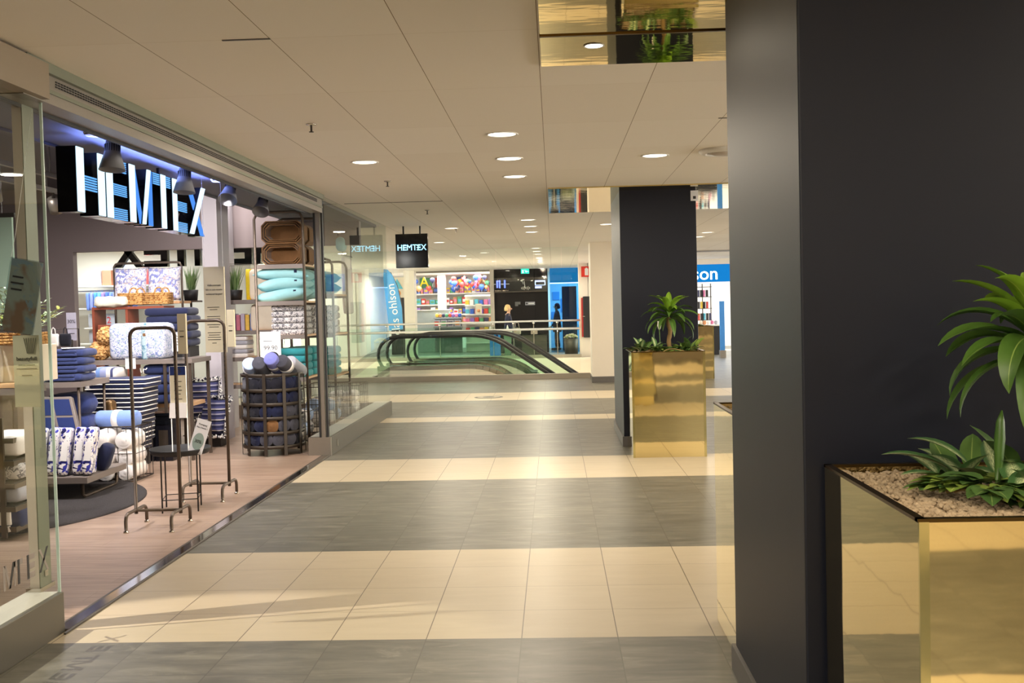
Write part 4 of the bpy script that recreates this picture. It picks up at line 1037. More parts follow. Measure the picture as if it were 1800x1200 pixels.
# loose goods under the rack: a wire basket with white bundles
def bundles(prefix, x0, y0, z0, nx, ny, nz, s, group, keys):
    i = 0
    rows = ['front', 'middle', 'rear', 'last']; cols = ['left', 'right', 'far right']; lev = ['bottom', 'second', 'top']
    for a in range(nx):
        for b in range(ny):
            for c in range(nz):
                k = keys[i % len(keys)]; m = MB(); m.soft((0, 0, 0), (s*.95, s*.9, s*.8), s*.35, s*.06, i, n=(8, 8, 6), fr=12)
                tag(obj('soft_bundle', m, M[k[0]], loc=(x0+a*s, y0+b*s, z0+c*s*.8)), f'{k[1]} bundle, {cols[a]} {rows[b]}, {lev[c]} layer in {prefix}', 'bundle', group); i += 1
wire_basket('wire_basket', 'wire basket at the foot of the tall goods rack with white bundles', (-3.10, 12.28, .06), .5, .86, .34, 9, 14, 2, M['wire'], r=.0025)
bundles('the basket below the tall rack', -3.2, 12.0, .165, 2, 3, 2, .19, 'white bundles below the tall rack', [('offw', 'white'), ('greypat', 'grey print'), ('lblue', 'pale blue')])
# second and third units along the window
upright_rack('towel_rack', 'second rack along the further shop window with teal towels and white bedding', -3.3, -2.76, 12.95, 13.85, 2.2, [.72, 1.25, 1.75])
for k in range(4): folded('bath_towel', f'teal towel, {nth(k)} from the bottom, on the second window rack', 'towel', (-3.02, 13.35, .735+k*.09), .44, .5, .091, M['teal'], 1, 0, 'teal towels on the second window rack', k+30)
for k in range(4): folded('leaf_print_throw', f'grey print throw, {nth(k)} from the bottom, on the second window rack', 'throw', (-3.02, 13.35, 1.265+k*.09), .44, .5, .091, M['greypat'], 1, 0, 'grey print throws on the second window rack', k+40)
for k in range(2):
    m = MB(); m.cushion((0, 0, 0), .5, .5, .18, seed=k+8); tag(obj('satin_pillow', m, M['turq'], loc=(-3.02, 13.35, 1.85+k*.13)), ['lower', 'upper'][k]+' turquoise pillow on top of the second window rack', 'pillow', 'turquoise pillows on the second window rack')
wire_basket('wire_basket', 'long wire basket low behind the further shop window, nearest the entrance', (-2.98, 13.35, .1), .5, .86, .5, 9, 16, 3, M['wire'], r=.0025)
bundles('the low window basket', -3.08, 13.05, .215, 2, 3, 2, .19, 'bundles in the low window basket', [('offw', 'white'), ('lblue', 'pale blue'), ('lgrey', 'grey')])
wire_basket('wire_basket', 'wire basket at the far end behind the further shop window', (-2.95, 14.5, .1), .5, .7, .42, 9, 12, 3, M['wire'], r=.0025)
bundles('the far window basket', -3.05, 14.3, .2, 2, 2, 2, .2, 'bundles in the far window basket', [('offw', 'white'), ('offw', 'off-white')])
m = MB(); m.soft((0, 0, .38), (.06, .5, .78), .03, .01, 3, n=(4, 10, 12)); tag(obj('hanging_sheet', m, M['offw'], loc=(-2.85, 14.35, 1.52)), 'white sheet hanging as a sample behind the further shop window', 'sheet')
t = thing('sample_rail', 'ceiling-hung rail for the white sheet behind the further shop window', 'rail', (-2.85, 14.35, 2.31))
m = MB(); m.tube([(0, -.35, 0), (0, .35, 0)], .012, 8); obj('rail', m, M['alu'], t)
for y in (-.3, .3): m = MB(); m.tube([(0, y, 0), (0, y, .44)], .004, 6); obj('hanger', m, M['dgrey'], t)
m = MB(); m.soft((0, 0, .1), (.12, .3, .2), .06, .01, 2); rcush = tag(obj('round_cushion', m, M['turq'], loc=(-2.85, 14.0, 2.35)), 'small turquoise cushion hung near the ceiling behind the further window', 'cushion')
m = MB(); m.tube([(0, 0, .19), (0, 0, .4)], .003, 5); obj('cord', m, M['paper'], rcush)

# ---- back shelf with plant, cream cushions, folded linen (seen between pillar and tall rack)
upright_rack('linen_shelf', 'open shelf with a potted plant and cream cushions behind the cream welcome sign', -4.35, -3.45, 13.05, 13.5, 2.17, [.62, .97, 1.31, 1.70], False)
def pot_plant(label, x, y, z, s=1):
    t = thing('potted_plant', label, 'plant', (x, y, z)); t.scale = (s,)*3
    m = MB(); m.lathe([(0, 0), (.085, 0), (.1, .14), (.094, .14), (.088, .12), (0, .12)], n=24); obj('pot', m, M['black'], t)
    m = MB()
    for k in range(46):
        a = rnd.random()*2*PI; r = rnd.random()*.06; m.leaf((r*math.cos(a), r*math.sin(a), .12), a, PI/2-rnd.uniform(.05, .35), rnd.uniform(.24, .36), .018, rnd.uniform(0, .3), n=6, shape=.6)
    obj('grass_leaves', m, M['aloe'], t); return t
M['aloe'] = leaf_mat('aloe_leaf', (70, 104, 60), (128, 156, 96), (176, 190, 130))
pot_plant('spiky green plant in black pot on the shelf right of the welcome sign', -4.09, 13.22, 1.712)
pot_plant('spiky green plant in black pot half hidden by the grey pillar', -4.62, 13.1, 1.73, .95)
t = thing('pot_stand', 'thin stand carrying the half hidden potted plant', 'plant stand', (-4.62, 13.1, .008)); m = MB(); m.box((0, 0, 1.71), (.22, .22, .02)); m.tube([(0, 0, 0), (0, 0, 1.7)], .014); m.box((0, 0, .006), (.24, .24, .012)); obj('stand', m, M['brown'], t)
for k, (z, lab) in enumerate(((1.712, 'upright cream cushion on the upper board of the linen shelf'), (1.322, 'upright cream cushion on the lower board of the linen shelf'))):
    m = MB(); m.soft((0, 0, .2 if k == 0 else .17), (.40, .16, .40 if k == 0 else .35), .06, .008, k+1, n=(10, 5, 10)); m.box((-.1, -.081, .24), (.03, .008, .05), mi=1)
    tag(obj('linen_cushion', m, [M['creamc'], M['inner']], loc=(-3.68, 13.2, z)), lab, 'cushion')
for k in range(5):
    folded('linen_sheet', f'folded {["white","grey","white","light grey","white"][k]} linen sheet, {nth(k)} from the bottom on the linen shelf', 'linen', (-4.08, 13.25, .983+k*.055), .34, .34, .056, [M['offw'], M['lgrey'], M['offw'], M['lgrey'], M['offw']][k], 1, 0, 'folded linen on the linen shelf', k)
for k in range(6):
    c = [(60, 120, 220), (150, 130, 190), (190, 110, 130), (190, 180, 200), (240, 200, 90), (120, 150, 210)][k]
    m = MB(); m.box((0, 0, .11), (.05, .16, .2+.03*(k % 2)), bev=.006)
    tag(obj('candle_box', m, pm('tinted_box', c, .4), loc=(-4.18+k*.06, 13.3, 1.322)), ['bright blue', 'mauve', 'dusky pink', 'pale lilac', 'yellow', 'soft blue'][k]+' small box on the lower board of the linen shelf', 'box', 'small boxes on the linen shelf')
for k, (x, c, n_) in enumerate(((-3.94, (240, 216, 40), 'yellow'), (-3.86, (226, 80, 60), 'red'), (-3.78, (226, 88, 70), 'coral'))):
    m = MB(); m.soft((0, 0, .2), (.07, .14, .42), .02, .004, k); tag(obj('gift_bag', m, pm('gift_bag_paper', c, .5), loc=(x, 13.38, 1.712)), f'tall {n_} paper bag behind the upper cream cushion', 'bag')

# ---- goods behind the near window at the left edge
t = thing('window_display_rack', 'dark strap rack with towels behind the near shop window', 'rack', (-3.98, 7.25, .026))
m = MB()
for x in (-.42, .12):
    for y in (-.2, .2): m.box((x, y, .42), (.035, .02, .84))
obj('upright', m, M['brown'], t)
for z in (.06, .20, .36, .52, .68):
    m = MB(); m.box((-.15, -.205, z), (.72, .008, .035)); m.box((.205, 0, z), (.008, .42, .035)); m.box((-.15, .205, z), (.72, .008, .035)); obj('strap', m, M['brown'], t)
for z in (.04, .22, .38, .54):
    m = MB(); m.box((-.15, 0, z), (.7, .4, .012)); obj('shelf', m, M['inner'], t)
for k, (z, h, key, lab) in enumerate(((.555, .17, 'offw', 'plain white folded towel on the top shelf of the strap rack'), (.395, .13, 'greypat', 'grey and white folded throw on the third shelf of the strap rack'), (.235, .13, 'lgrey', 'light grey shaggy throw on the second shelf of the strap rack'), (.05, .15, 'lblue', 'blue and white folded throw on the lowest shelf of the strap rack'))):
    for q, x in enumerate((-4.22, -3.9)):
        m = MB(); m.soft((0, 0, h/2), (.30, .36, h*.95), .05, .012, k*2+q, n=(10, 8, 5), fr=9)
        tag(obj('folded_throw', m, M[key] if not (k == 3 and q) else M['navy'], loc=(x, 7.25, z+.026)), (lab if not (k == 3 and q) else 'navy folded throw on the lowest shelf of the strap rack')+(', outer one' if q else ', inner one'), 'throw')
m = MB(); m.soft((0, 0, 0), (.22, .02, .1), .01, .01, 2, n=(8, 2, 6)); m.tube([(.09, -.01, -.05), (.1, -.015, -.09)], .012, 5)
tag(obj('fringed_scarf', m, M['offw'], loc=(-3.92, 7.06, .16)), 'white fringed scarf hanging out of the lowest shelf of the strap rack', 'scarf')
t = thing('display_counter', 'dark brown counter with ribbed front and oak top behind the near window', 'counter', (-4.46, 7.75, .026))
m = MB(); m.box((0, 0, .5), (.9, .36, .92), bev=.004)
for k in range(9): m.box((-.4+k*.1, -.185, .68), (.03, .012, .5))
obj('body', m, pm('ribbed_brown_wood', (112, 96, 80), .6, 0, .1), t)
m = MB(); m.box((0, 0, .985), (.96, .42, .05)); m.box((0, -.02, 1.03), (.9, .38, .03), mi=1); obj('worktop', m, [M['greyshelf'], M['oakshelf']], t)
t = thing('fabric_lamp', 'white ribbed fabric box on the counter at the left edge', 'lamp', (-4.32, 7.6, 1.072))
m = MB(); m.soft((0, 0, .13), (.3, .22, .27), .03, .003, 1)
for k in range(5): m.box((-.12+k*.06, -.112, .13), (.008, .004, .22))
obj('shade', m, M['offw'], t)
t = thing('wicker_planter', 'leafy green branch in a wicker tray behind the near window', 'plant', (-4.0, 7.62, 1.353))
m = MB()
for k in range(4): m.tube([(-.17, -.1, .02+k*.022), (.17, -.1, .02+k*.022), (.17, .1, .02+k*.022), (-.17, .1, .02+k*.022)], .012, 6, closed=True)
m.box((0, 0, .02), (.34, .2, .03)); obj('tray', m, M['wick'], t)
M['olive'] = leaf_mat('olive_leaf', (112, 132, 96), (186, 200, 170), (214, 220, 190)); M['olive2'] = leaf_mat('yellow_green_leaf', (136, 150, 60), (190, 190, 110), (214, 214, 150))
m = MB(); st = MB()
for k in range(16):
    a = rnd.random()*2*PI; e = rnd.uniform(.35, 1.3); L = rnd.uniform(.26, .44)
    pts = []; p = Vector((rnd.uniform(-.1, .1), rnd.uniform(-.05, .05), .06))
    for q in range(9):
        pts.append(p.copy()); e2 = e-.06*q; p = p+Vector((math.cos(e2)*math.cos(a), math.cos(e2)*math.sin(a), math.sin(e2)))*L/8
        if q > 1:
            for s in (-1, 1): m.leaf(p, a+s*1.0, .3+rnd.uniform(-.3, .5), rnd.uniform(.07, .1), .026, .5, mi=int(rnd.random() < .35), n=5, shape=.8)
    st.tube(pts, .003, 5)
obj('leaves', m, [M['olive'], M['olive2']], t); obj('twigs', st, M['brown'], t)
m = MB(); m.box((0, 0, .14), (.6, .3, .28), bev=.01); tag(obj('tray_box', m, M['creamc'], loc=(-4.2, 7.85-.0, 1.072)), 'cream storage box under the wicker tray', 'box')
t = thing('teal_poster', 'pale green picture panel high at the left edge of the shop', 'picture', (-5.86, 9.6, 2.06))
m = MB(); m.box((0, 0, 0), (1.6, .03, .9)); obj('panel', m, pm('pale_green_print', (190, 216, 196), .5, 0, .1, 3), t)
m = MB(); m.box((0, 0, .465), (1.66, .05, .04)); m.tube([(-.8, -.03, -.35), (.5, -.03, .38)], .03, 8); obj('frame', m, M['dgrey'], t)
m = MB(); m.tube([(-.7, 0, .47), (-.7, 0, 1.22)], .004, 5); m.tube([(.7, 0, .47), (.7, 0, 1.22)], .004, 5); obj('hanger', m, M['dgrey'], t)
m = MB(); m.lathe([(0, 0), (.05, 0), (.05, .3), (.02, .32), (0, .32)], n=20); tag(obj('blue_bottle', m, pm('turquoise_glaze', (40, 150, 200), .2), loc=(-4.4, 7.72, 1.072)), 'bright turquoise vase behind the leafy branch', 'vase')

# ---- shop across the far corridor, seen through the opening in the back wall
mb = MB(); mb.box((-8.0, 19.2, 1.4), (5.0, .1, 2.8)); mb.box((-10.4, 17.3, 1.4), (.1, 3.8, 2.8)); mb.box((-5.55, 19.0, 1.4), (.12, .5, 2.8))
struct('wall_opposite', mb, M['white'], 'bright white wall of the shop across the far corridor', 'wall')
t = thing('wall_shelf', 'glass shelving with clothes and bags in the bright shop across the corridor', 'shelf', (-8.1, 18.75, 0))
for z in (.42, 1.06, 1.70, 2.10):
    m = MB(); m.box((0, 0, z), (1.7, .45, .02)); obj('shelf_board', m, M['white'], t)
for x in (-.85, 0, .85):
    m = MB(); m.box((x, .2, 1.2), (.03, .03, 2.4)); obj('upright', m, M['alu'], t)
m = MB(); m.tube([(-.8, -.1, 2.02), (.8, -.1, 2.02)], .012, 6); obj('clothes_rail', m, M['steel_p'], t)
cc = [((96, 120, 190), 'blue'), ((120, 130, 180), 'grey blue'), ((70, 130, 214), 'bright blue'), ((90, 160, 230), 'sky blue'), ((130, 110, 160), 'plum'), ((60, 90, 160), 'deep blue')]
for k in range(12):
    c, n_ = cc[k % 6]; m = MB(); m.soft((0, 0, -.17), (.06, .34, .32), .03, .01, k, n=(4, 8, 8)); m.tube([(0, 0, -.03), (0, 0, .02), (.0, .015, .03)], .004, 5)
    tag(obj('shirt_on_hanger', m, cloth('shirt_cloth', c, .1), loc=(-8.4+k*.07, 18.6, 2.0)), f'{n_} shirt on the rail across the corridor, {nth(k)} from the left', 'shirt', 'shirts on the rail across the corridor')
for k in range(4):
    m = MB(); m.soft((0, 0, .12), (.24, .1, .24), .02, .006, k); tt = thing('numbered_bag', f'pale bag printed with a red numeral {["one","two","three","four"][k]} across the corridor', 'bag', (-8.33+.27*(k % 2), 18.6, 1.36 if k < 2 else 1.072), 0); obj('body', m, M['lgrey'], tt)
    m = MB(); m.text(str(k+1), T4(0, -.056, .12, FACE), .17, .002); obj('printed_number', m, pm('red_print', (196, 60, 70), .6), tt)
tt = thing('bag_shelf', 'thin shelf under the pale bags numbered one and two', 'shelf', (-8.2, 18.62, 1.345)); m = MB(); m.box((0, 0, 0), (.6, .24, .02)); obj('board', m, M['white'], tt)
for k, (x, c, n_) in enumerate(((-8.3, (236, 232, 230), 'white'), (-8.1, (176, 110, 84), 'terracotta'), (-7.85, (206, 206, 150), 'straw yellow'), (-7.6, (214, 210, 200), 'stone'), (-7.38, (206, 60, 60), 'red'))):
    m = MB(); m.box((0, 0, .14), (.17, .2, .28), bev=.01); tag(obj('shelf_box', m, pm('box_card', c, .5), loc=(x, 18.7, 2.11)), f'{n_} box on the top shelf across the corridor', 'box', 'boxes on the top shelf across the corridor')
# ------------------------------------------------------------------ gold planters and plants
M['gravel'] = pm('gravel_stone', (176, 156, 128), .85, 0, .45, 40, .2); M['soil'] = pm('dark_soil', (70, 58, 44), .95, 0, .3, 60, .5)
M['drac'] = leaf_mat('dracaena_leaf', (40, 74, 26), (84, 118, 44), (140, 164, 84)); M['drac2'] = leaf_mat('dracaena_young_leaf', (84, 134, 26), (138, 172, 52), (170, 196, 90))
M['dief'] = leaf_mat('variegated_leaf', (44, 84, 44), (84, 120, 70), (206, 214, 160), True); M['ivy'] = leaf_mat('ivy_leaf', (38, 74, 40), (104, 136, 66), (150, 170, 96))
M['ivy2'] = leaf_mat('yellow_ivy_leaf', (110, 140, 50), (150, 168, 84), (190, 196, 120)); M['trunk'] = pm('ringed_trunk', (132, 106, 66), .8, 0, .3, 8, .3, stretch=(1, 1, 8)); M['vine'] = pm('vine_stem', (150, 122, 72), .6)
def planter(label, x0, y0, w, d, h, far=False):
    t = thing('gold_planter', label, 'planter', (x0+w/2, y0+d/2, 0), 0, 'gold mirror planters'); th = .014
    for (cx, cy, sx, sy) in ((0, -d/2+th/2, w, th), (0, d/2-th/2, w, th), (-w/2+th/2, 0, th, d-2*th), (w/2-th/2, 0, th, d-2*th)):
        m = MB(); m.box((cx, cy, h/2), (sx, sy, h)); obj('side_panel', m, M['gold'], t)
    m = MB()
    for (cx, cy, sx, sy) in ((0, -d/2+.008, w+.004, .02), (0, d/2-.008, w+.004, .02), (-w/2+.008, 0, .02, d), (w/2-.008, 0, .02, d)): m.box((cx, cy, h+.002), (sx, sy, .008))
    obj('rim', m, M['goldrim'], t, label='dark bronze rim')
    for s in (-1, 1): m = MB(); m.box((s*(w/2-.01), -d/2-.003, h/2), (.022, .008, h)); obj('corner_profile', m, M['goldseam'], t, label='pale gold corner strip')
    m = MB(); m.box((0, 0, h-.08), (w-2*th, d-2*th, .02)); obj('soil', m, M['soil'], t)
    return t
P1 = (.79, 2.30, .75, .79, 1.061); P2 = (.772, 10.47, .735, .80, 1.06); P3 = (.768, 4.42, .75, .65, 1.06); P4 = (2.49, 21.1, .73, .75, 1.06)
planter('nearest gold mirror planter at the right edge with gravel', *P1)
planter('gold mirror planter before the further charcoal column', *P2)
planter('gold mirror planter half hidden behind the large charcoal column', *P3)
planter('far gold mirror planter glimpsed between the two charcoal columns', *P4)
def pebbles(P, n, label, z=-.016, s=.011):
    m = MB()
    ico = bmesh.new(); bmesh.ops.create_icosphere(ico, subdivisions=1, radius=1); base = [v.co.copy() for v in ico.verts]; fc = [[v.index for v in f.verts] for f in ico.faces]; ico.free()
    m.box((P[0]+P[2]/2, P[1]+P[3]/2, P[4]+z-.03), (P[2]-.03, P[3]-.03, .04))
    for k in range(n):
        c = Vector((P[0]+.018+rnd.random()*(P[2]-.036), P[1]+.018+rnd.random()*(P[3]-.036), P[4]+z-.012+rnd.random()*.014))
        q = s*rnd.uniform(.45, 1.15); sx, sy, sz = q*rnd.uniform(.7, 1.4), q*rnd.uniform(.7, 1.2), q*rnd.uniform(.5, .8); R_ = RZ(rnd.random()*6.3) @ RX(rnd.uniform(-.5, .5))
        vs = [m.bm.verts.new(R_ @ Vector((v.x*sx*rnd.uniform(.85, 1.15), v.y*sy, v.z*sz))+c) for v in base]
        for f in fc: m.bm.faces.new([vs[i] for i in f])
    return tag(obj('gravel', m, M['gravel']), label, 'gravel', kind='stuff')
pebbles(P1, 5200, 'beige crushed gravel covering the soil of the nearest gold planter')
pebbles(P2, 500, 'beige gravel in the planter before the further charcoal column', s=.014)
pebbles(P3, 200, 'beige gravel in the planter behind the large charcoal column', s=.014)
pebbles(P4, 100, 'beige gravel in the far gold planter', s=.016)
def dracaena(name, label, loc, trunk, leaves, seed, L=(.26, .42), rz=0, W=(.048, .062)):
    r = random.Random(seed); t = thing(name, label, 'plant', loc, rz)
    m = MB(); pts = [(0.008*math.sin(q*.9), .006*math.cos(q), trunk*q/14) for q in range(15)]; m.tube(pts, [.021+.0022*(q % 2) for q in range(15)], 12); obj('trunk', m, M['trunk'], t)
    m = MB()
    for k in range(leaves):
        f = k/leaves; a = k*2.39996+r.uniform(-.2, .2); el = -.1+1.45*f**1.1+r.uniform(-.12, .12)
        ll = r.uniform(*L)*(1-.25*f); m.leaf((.014*math.cos(a), .014*math.sin(a), trunk-.02+.09*f), a, el, ll, r.uniform(*W), r.uniform(1.3, 2.0)*(1-.25*f), mi=1 if f > .62 else 0, n=12, fold=.22, shape=.85, twist=r.uniform(-.4, .4))
    if seed == 11:
        m.leaf((-.012, -.02, trunk+.03), -2.35, .35, .27, .07, 2.3, n=12, fold=.2, shape=.9); m.leaf((.0, -.02, trunk+.02), -1.75, .25, .25, .07, 2.2, n=12, fold=.2, shape=.9)
    obj('leaf_crown', m, [M['drac'], M['drac2']], t)
    return t
d1 = dracaena('dracaena', 'large dracaena with arching leaves in the nearest gold planter', (1.235, 2.70, 1.0), .40, 36, 11, (.27, .34), 0, (.05, .068))
d2 = dracaena('dracaena', 'dracaena with drooping leaves before the further charcoal column', (1.20, 10.87, 1.0), .40, 34, 5, (.30, .38), 0, (.056, .072))
dup(d2, (1.08, 4.74, 1.0), 2.2, 'dracaena mostly hidden behind the large charcoal column')
def aglaonema(name, label, loc, n, seed, L=(.13, .2), spread=.1, mats=('dief', 'ivy'), az=None):
    r = random.Random(seed); t = thing(name, label, 'plant', loc)
    m = MB()
    for k in range(n):
        a = r.random()*2*PI if az is None else r.uniform(*az); b = (r.uniform(-spread, spread), r.uniform(-spread, spread), 0)
        m.leaf(b, a, r.uniform(.35, 1.25), r.uniform(*L)*1.25, r.uniform(.055, .075), r.uniform(.5, 1.2), mi=int(r.random() < .4), n=10, fold=.14, stem=.3)
    obj('leaves', m, [M[x] for x in mats], t); return t
aglaonema('variegated_plant', 'dark leafy plant in front of the trunk in the nearest planter', (1.17, 2.56, 1.03), 16, 31, (.10, .15), .07, ('ivy', 'dief'))
a1 = aglaonema('variegated_plant', 'bushy plant with white-striped leaves beside the trunk in the nearest planter', (1.16, 2.78, 1.02), 30, 3, (.13, .19), .10)
m = MB(); m.leaf((0, 0, 0), 3.0, .75, .28, .075, .9, n=12, fold=.12, stem=.35); m.leaf((.03, .02, 0), 2.6, 1.0, .26, .07, 1.1, n=12, fold=.12, stem=.35); m.leaf((0, .02, 0), 3.5, .5, .26, .06, .6, n=12, fold=.12, stem=.3)
obj('striped_leaf', m, M['dief'], a1)
for o in a1.children[-1:]: o.location = (-.06, -.06, .02)
m = MB(); n_ = 10     # rolled young leaf
for k in range(n_):
    pass
m.tube([(0, 0, 0), (.004, 0, .06), (.008, 0, .14), (.01, 0, .19), (.014, -.002, .225)], [.006, .012, .016, .012, .002], 10)
ro = obj('rolled_leaf', m, M['drac'], a1); ro.location = (-.04, -.1, .05); ro.scale = (.85, .85, .85)
def ivy(name, label, loc, n, seed, R_=.2, dirs=None):
    r = random.Random(seed); t = thing(name, label, 'plant', loc); lv, vn = MB(), MB()
    for k in range(n):
        a = r.uniform(*dirs) if dirs else r.random()*2*PI; p = Vector((0, 0, .01)); pts = [p.copy()]; e = r.uniform(.5, 1.1); L = r.uniform(.5, 1)*R_
        for q in range(6):
            e -= .34; p = p+Vector((math.cos(a)*math.cos(e), math.sin(a)*math.cos(e), max(-.25, math.sin(e))*.8))*L/5; p.z = max(p.z, .012+.02*r.random()); a += r.uniform(-.25, .25); pts.append(p.copy())
            if q > 0:
                s = r.uniform(.06, .105)
                for da, sc_ in ((0, 1), (.85, .68), (-.85, .68)):      # three-lobed blade
                    aa = a+r.uniform(-.3, .3) if da == 0 else aa0+da
                    if da == 0: aa0 = aa; el0 = r.uniform(-.1, .45); mi0 = int(r.random() < .45)
                    lv.leaf(p+Vector((0, 0, .012)), aa, el0, s*sc_, s*.62, .6, mi=mi0, n=6, fold=.1, shape=.75)
        vn.tube(pts, .0026, 5)
    obj('leaves', lv, [M['ivy'], M['ivy2']], t); obj('vine', vn, M['vine'], t); return t
ivy('ivy', 'ivy trailing over the gravel at the front left of the nearest planter', (1.08, 2.60, 1.045), 12, 8, .2, (2.2, 5.6))
ivy('ivy', 'ivy spreading right of the trunk in the nearest planter', (1.26, 2.55, 1.035), 10, 21, .2)
i2 = ivy('ivy', 'low ivy filling the left half of the planter before the further column', (1.0, 10.75, 1.04), 16, 4, .2)
dup(i2, (1.32, 10.75, 1.04), 2.0, 'low ivy filling the right half of the planter before the further column')
dup(i2, (1.1, 4.7, 1.04), 1.0, 'low ivy in the planter behind the large charcoal column')
dup(i2, (2.85, 21.4, 1.04), .4, 'low green plants in the far gold planter')
aglaonema('variegated_plant', 'pale striped leaves left of the dracaena before the further column', (.98, 10.78, 1.03), 26, 9, (.13, .2), .11)
aglaonema('variegated_plant', 'plain green leaves right of the dracaena before the further column', (1.36, 10.78, 1.03), 26, 14, (.12, .19), .11, ('ivy', 'ivy2'))
t = thing('spathe_flower', 'single white flower bud standing left of the further dracaena trunk', 'flower', (1.09, 10.8, 1.04))
m = MB(); m.tube([(0, 0, 0), (.004, 0, .12), (0, 0, .25)], .005, 6); obj('flower_stem', m, M['ivy'], t)
m = MB(); m.lathe([(0, .235), (.012, .245), (.021, .28), (.017, .315), (.022, .325), (.012, .318), (.006, .26), (0, .25)], n=14); obj('petal_cup', m, M['offw'], t)
t = thing('vine_twig', 'bent brown twig lying at the front of the further planter', 'twig', (1.2, 10.52, 1.055)); m = MB(); m.tube([(-.12, 0, 0), (-.06, -.01, .03), (0, -.015, .035), (.07, -.01, .02), (.13, 0, 0)], .004, 6); obj('twig', m, M['vine'], t)

# ------------------------------------------------------------------ glass screen and escalators
mb = MB(); mb.box((-4.6, 22.08, .05), (10.7, .10, .12)); struct('trim_10', mb, M['steel'], 'polished steel base rail under the glass screen of the escalator opening', 'base rail')
xs = [-9.9, -8.1, -6.3, -4.5, -3.29, -1.2, -.39, .19, .55]
for k, (a, b) in enumerate(zip(xs, xs[1:])):
    mb = MB(); mb.box(((a+b)/2, 22.08, 1.48), (b-a-.012, .012, 2.62)); struct('window_4' if k == 0 else f'window_{k+4}', mb, M['glass'], f'floor-to-ceiling glass pane of the screen before the escalators, pane {k+1} from the left', 'glass screen')
def escalator(label, y, x0, xs_, ang=.50):
    """landing from x0 to xs_ then down to the right"""
    t = thing('escalator', label, 'escalator', (xs_, y, 0), 0, 'escalators in the opening'); L = 6.5; c, s = math.cos(ang), math.sin(ang); w = .62
    def path(z, off=0):
        p = [(x0-xs_+off, z), (-.45, z)]
        for q in range(1, 7):
            a = ang*q/6; p.append((-.45+.9*math.sin(a)/math.sin(ang)*q/6 if False else -.45+.9*q/6, z-(.9*q/6)*math.tan(a)*.5))
        x, zz = p[-1]; p.append((x+L*c, zz-L*s)); return p
    for sy, nm in ((-w, 'near'), (w, 'far')):
        m = MB(); hp = path(.93, .3)
        arc = [(hp[0][0]-.40*math.sin(a), hp[0][1]-.40+.40*math.cos(a)) for a in [PI*q/10 for q in range(10, -1, -1)]]
        m.tube([(x, sy, z) for x, z in arc+hp[1:]], .038, 8); obj('handrail', m, M['black'], t)
        m = MB(); gp = path(.89, .3); lo = path(.27, .3)
        arc2 = [(gp[0][0]-.37*math.sin(a), gp[0][1]-.40+.37*math.cos(a)) for a in [PI*q/8 for q in range(8, -1, -1)]]
        top = arc2+gp[1:]; bot = [(x, .10) for x, z in arc2[:1]]
        poly = top+[(x, z) for x, z in lo[::-1][:-1]]
        m.prism(poly, -.006, .006, T4(0, sy, 0, RX(PI/2))); obj('glass_balustrade', m, M['glass_t'], t)
        m = MB(); dp = path(.24, -.1)
        for (xa, za), (xb, zb) in zip(dp, dp[1:]):
            d_ = math.hypot(xb-xa, zb-za); m.box(((xa+xb)/2, sy, (za+zb)/2), (d_+.02, .20, .10), rot=RY(-math.atan2(zb-za, xb-xa)))
        obj('steel_deck', m, M['steel_p'], t)
        m = MB(); dp = path(.09, -.1)
        for (xa, za), (xb, zb) in zip(dp, dp[1:]):
            d_ = math.hypot(xb-xa, zb-za); m.box(((xa+xb)/2, sy*1.12, (za+zb)/2), (d_+.02, .04, .28), rot=RY(-math.atan2(zb-za, xb-xa)))
        obj('side_cladding', m, M['wwhite'], t)
    m = MB(); sp_ = path(.0); x = sp_[0][0]-.3
    m.box((x/2-.2, 0, -.03), (abs(x)-.3, 1.1, .06))
    for q in range(18):
        m.box((.45+q*.3, 0, -.2-q*.3*math.tan(ang)), (.34, 1.0, .3))
    obj('steps', m, M['dgrey'], t); return t
e1 = escalator('near escalator with green glass sides going down to the right', 23.75, -3.85, -1.45, .60)
dup(e1, (-1.45+.4, 25.6, 0), 0, 'rear escalator running beside the near one')
mb = MB(); mb.box((-5.9, 24.8, -.06), (6.2, 5.3, .12)); struct('floor_landing', mb, M['steel'], 'steel landing plate at the top of the escalators', 'landing')

# far railing
for k, (a, b) in enumerate(((-9.8, -8.2), (-8.2, -6.6), (-6.6, -5.0), (-5.0, -3.4), (-3.4, -1.8), (-1.8, -.6), (-.6, .76))):
    mb = MB(); mb.box(((a+b)/2, 30.88, .5), (b-a-.02, .012, .96)); tag(obj('railing_pane', mb, M['glass_t']), f'glass pane of the far railing, {nth(k)} from the left', 'railing pane', 'panes of the far railing', kind='structure')
t = thing('railing', 'far steel railing of two tubes beyond the escalator opening', 'railing', (-4.5, 30.88, 0))
m = MB(); m.tube([(-5.3, 0, 1.10), (5.28, 0, 1.10)], .028, 8); obj('upper_rail', m, M['rail'], t)
m = MB(); m.tube([(-5.3, -.06, .86), (5.28, -.06, .86)], .035, 8); obj('lower_rail', m, M['rail'], t)
for x in (-3.6, -2.0, -.5, 1.1, 2.7, 3.3, 3.9, 4.6): m = MB(); m.tube([(x, 0, .0), (x, 0, 1.09)], .014, 6); m.lathe([(0, -.04), (.04, -.02), (.04, .02), (0, .04)], (x, -.01, 1.05), 10); obj('post', m, M['steel_p'], t)
m = MB(); m.box((0, -.03, .03), (10.6, .08, .14)); obj('base_rail', m, M['steel'], t)

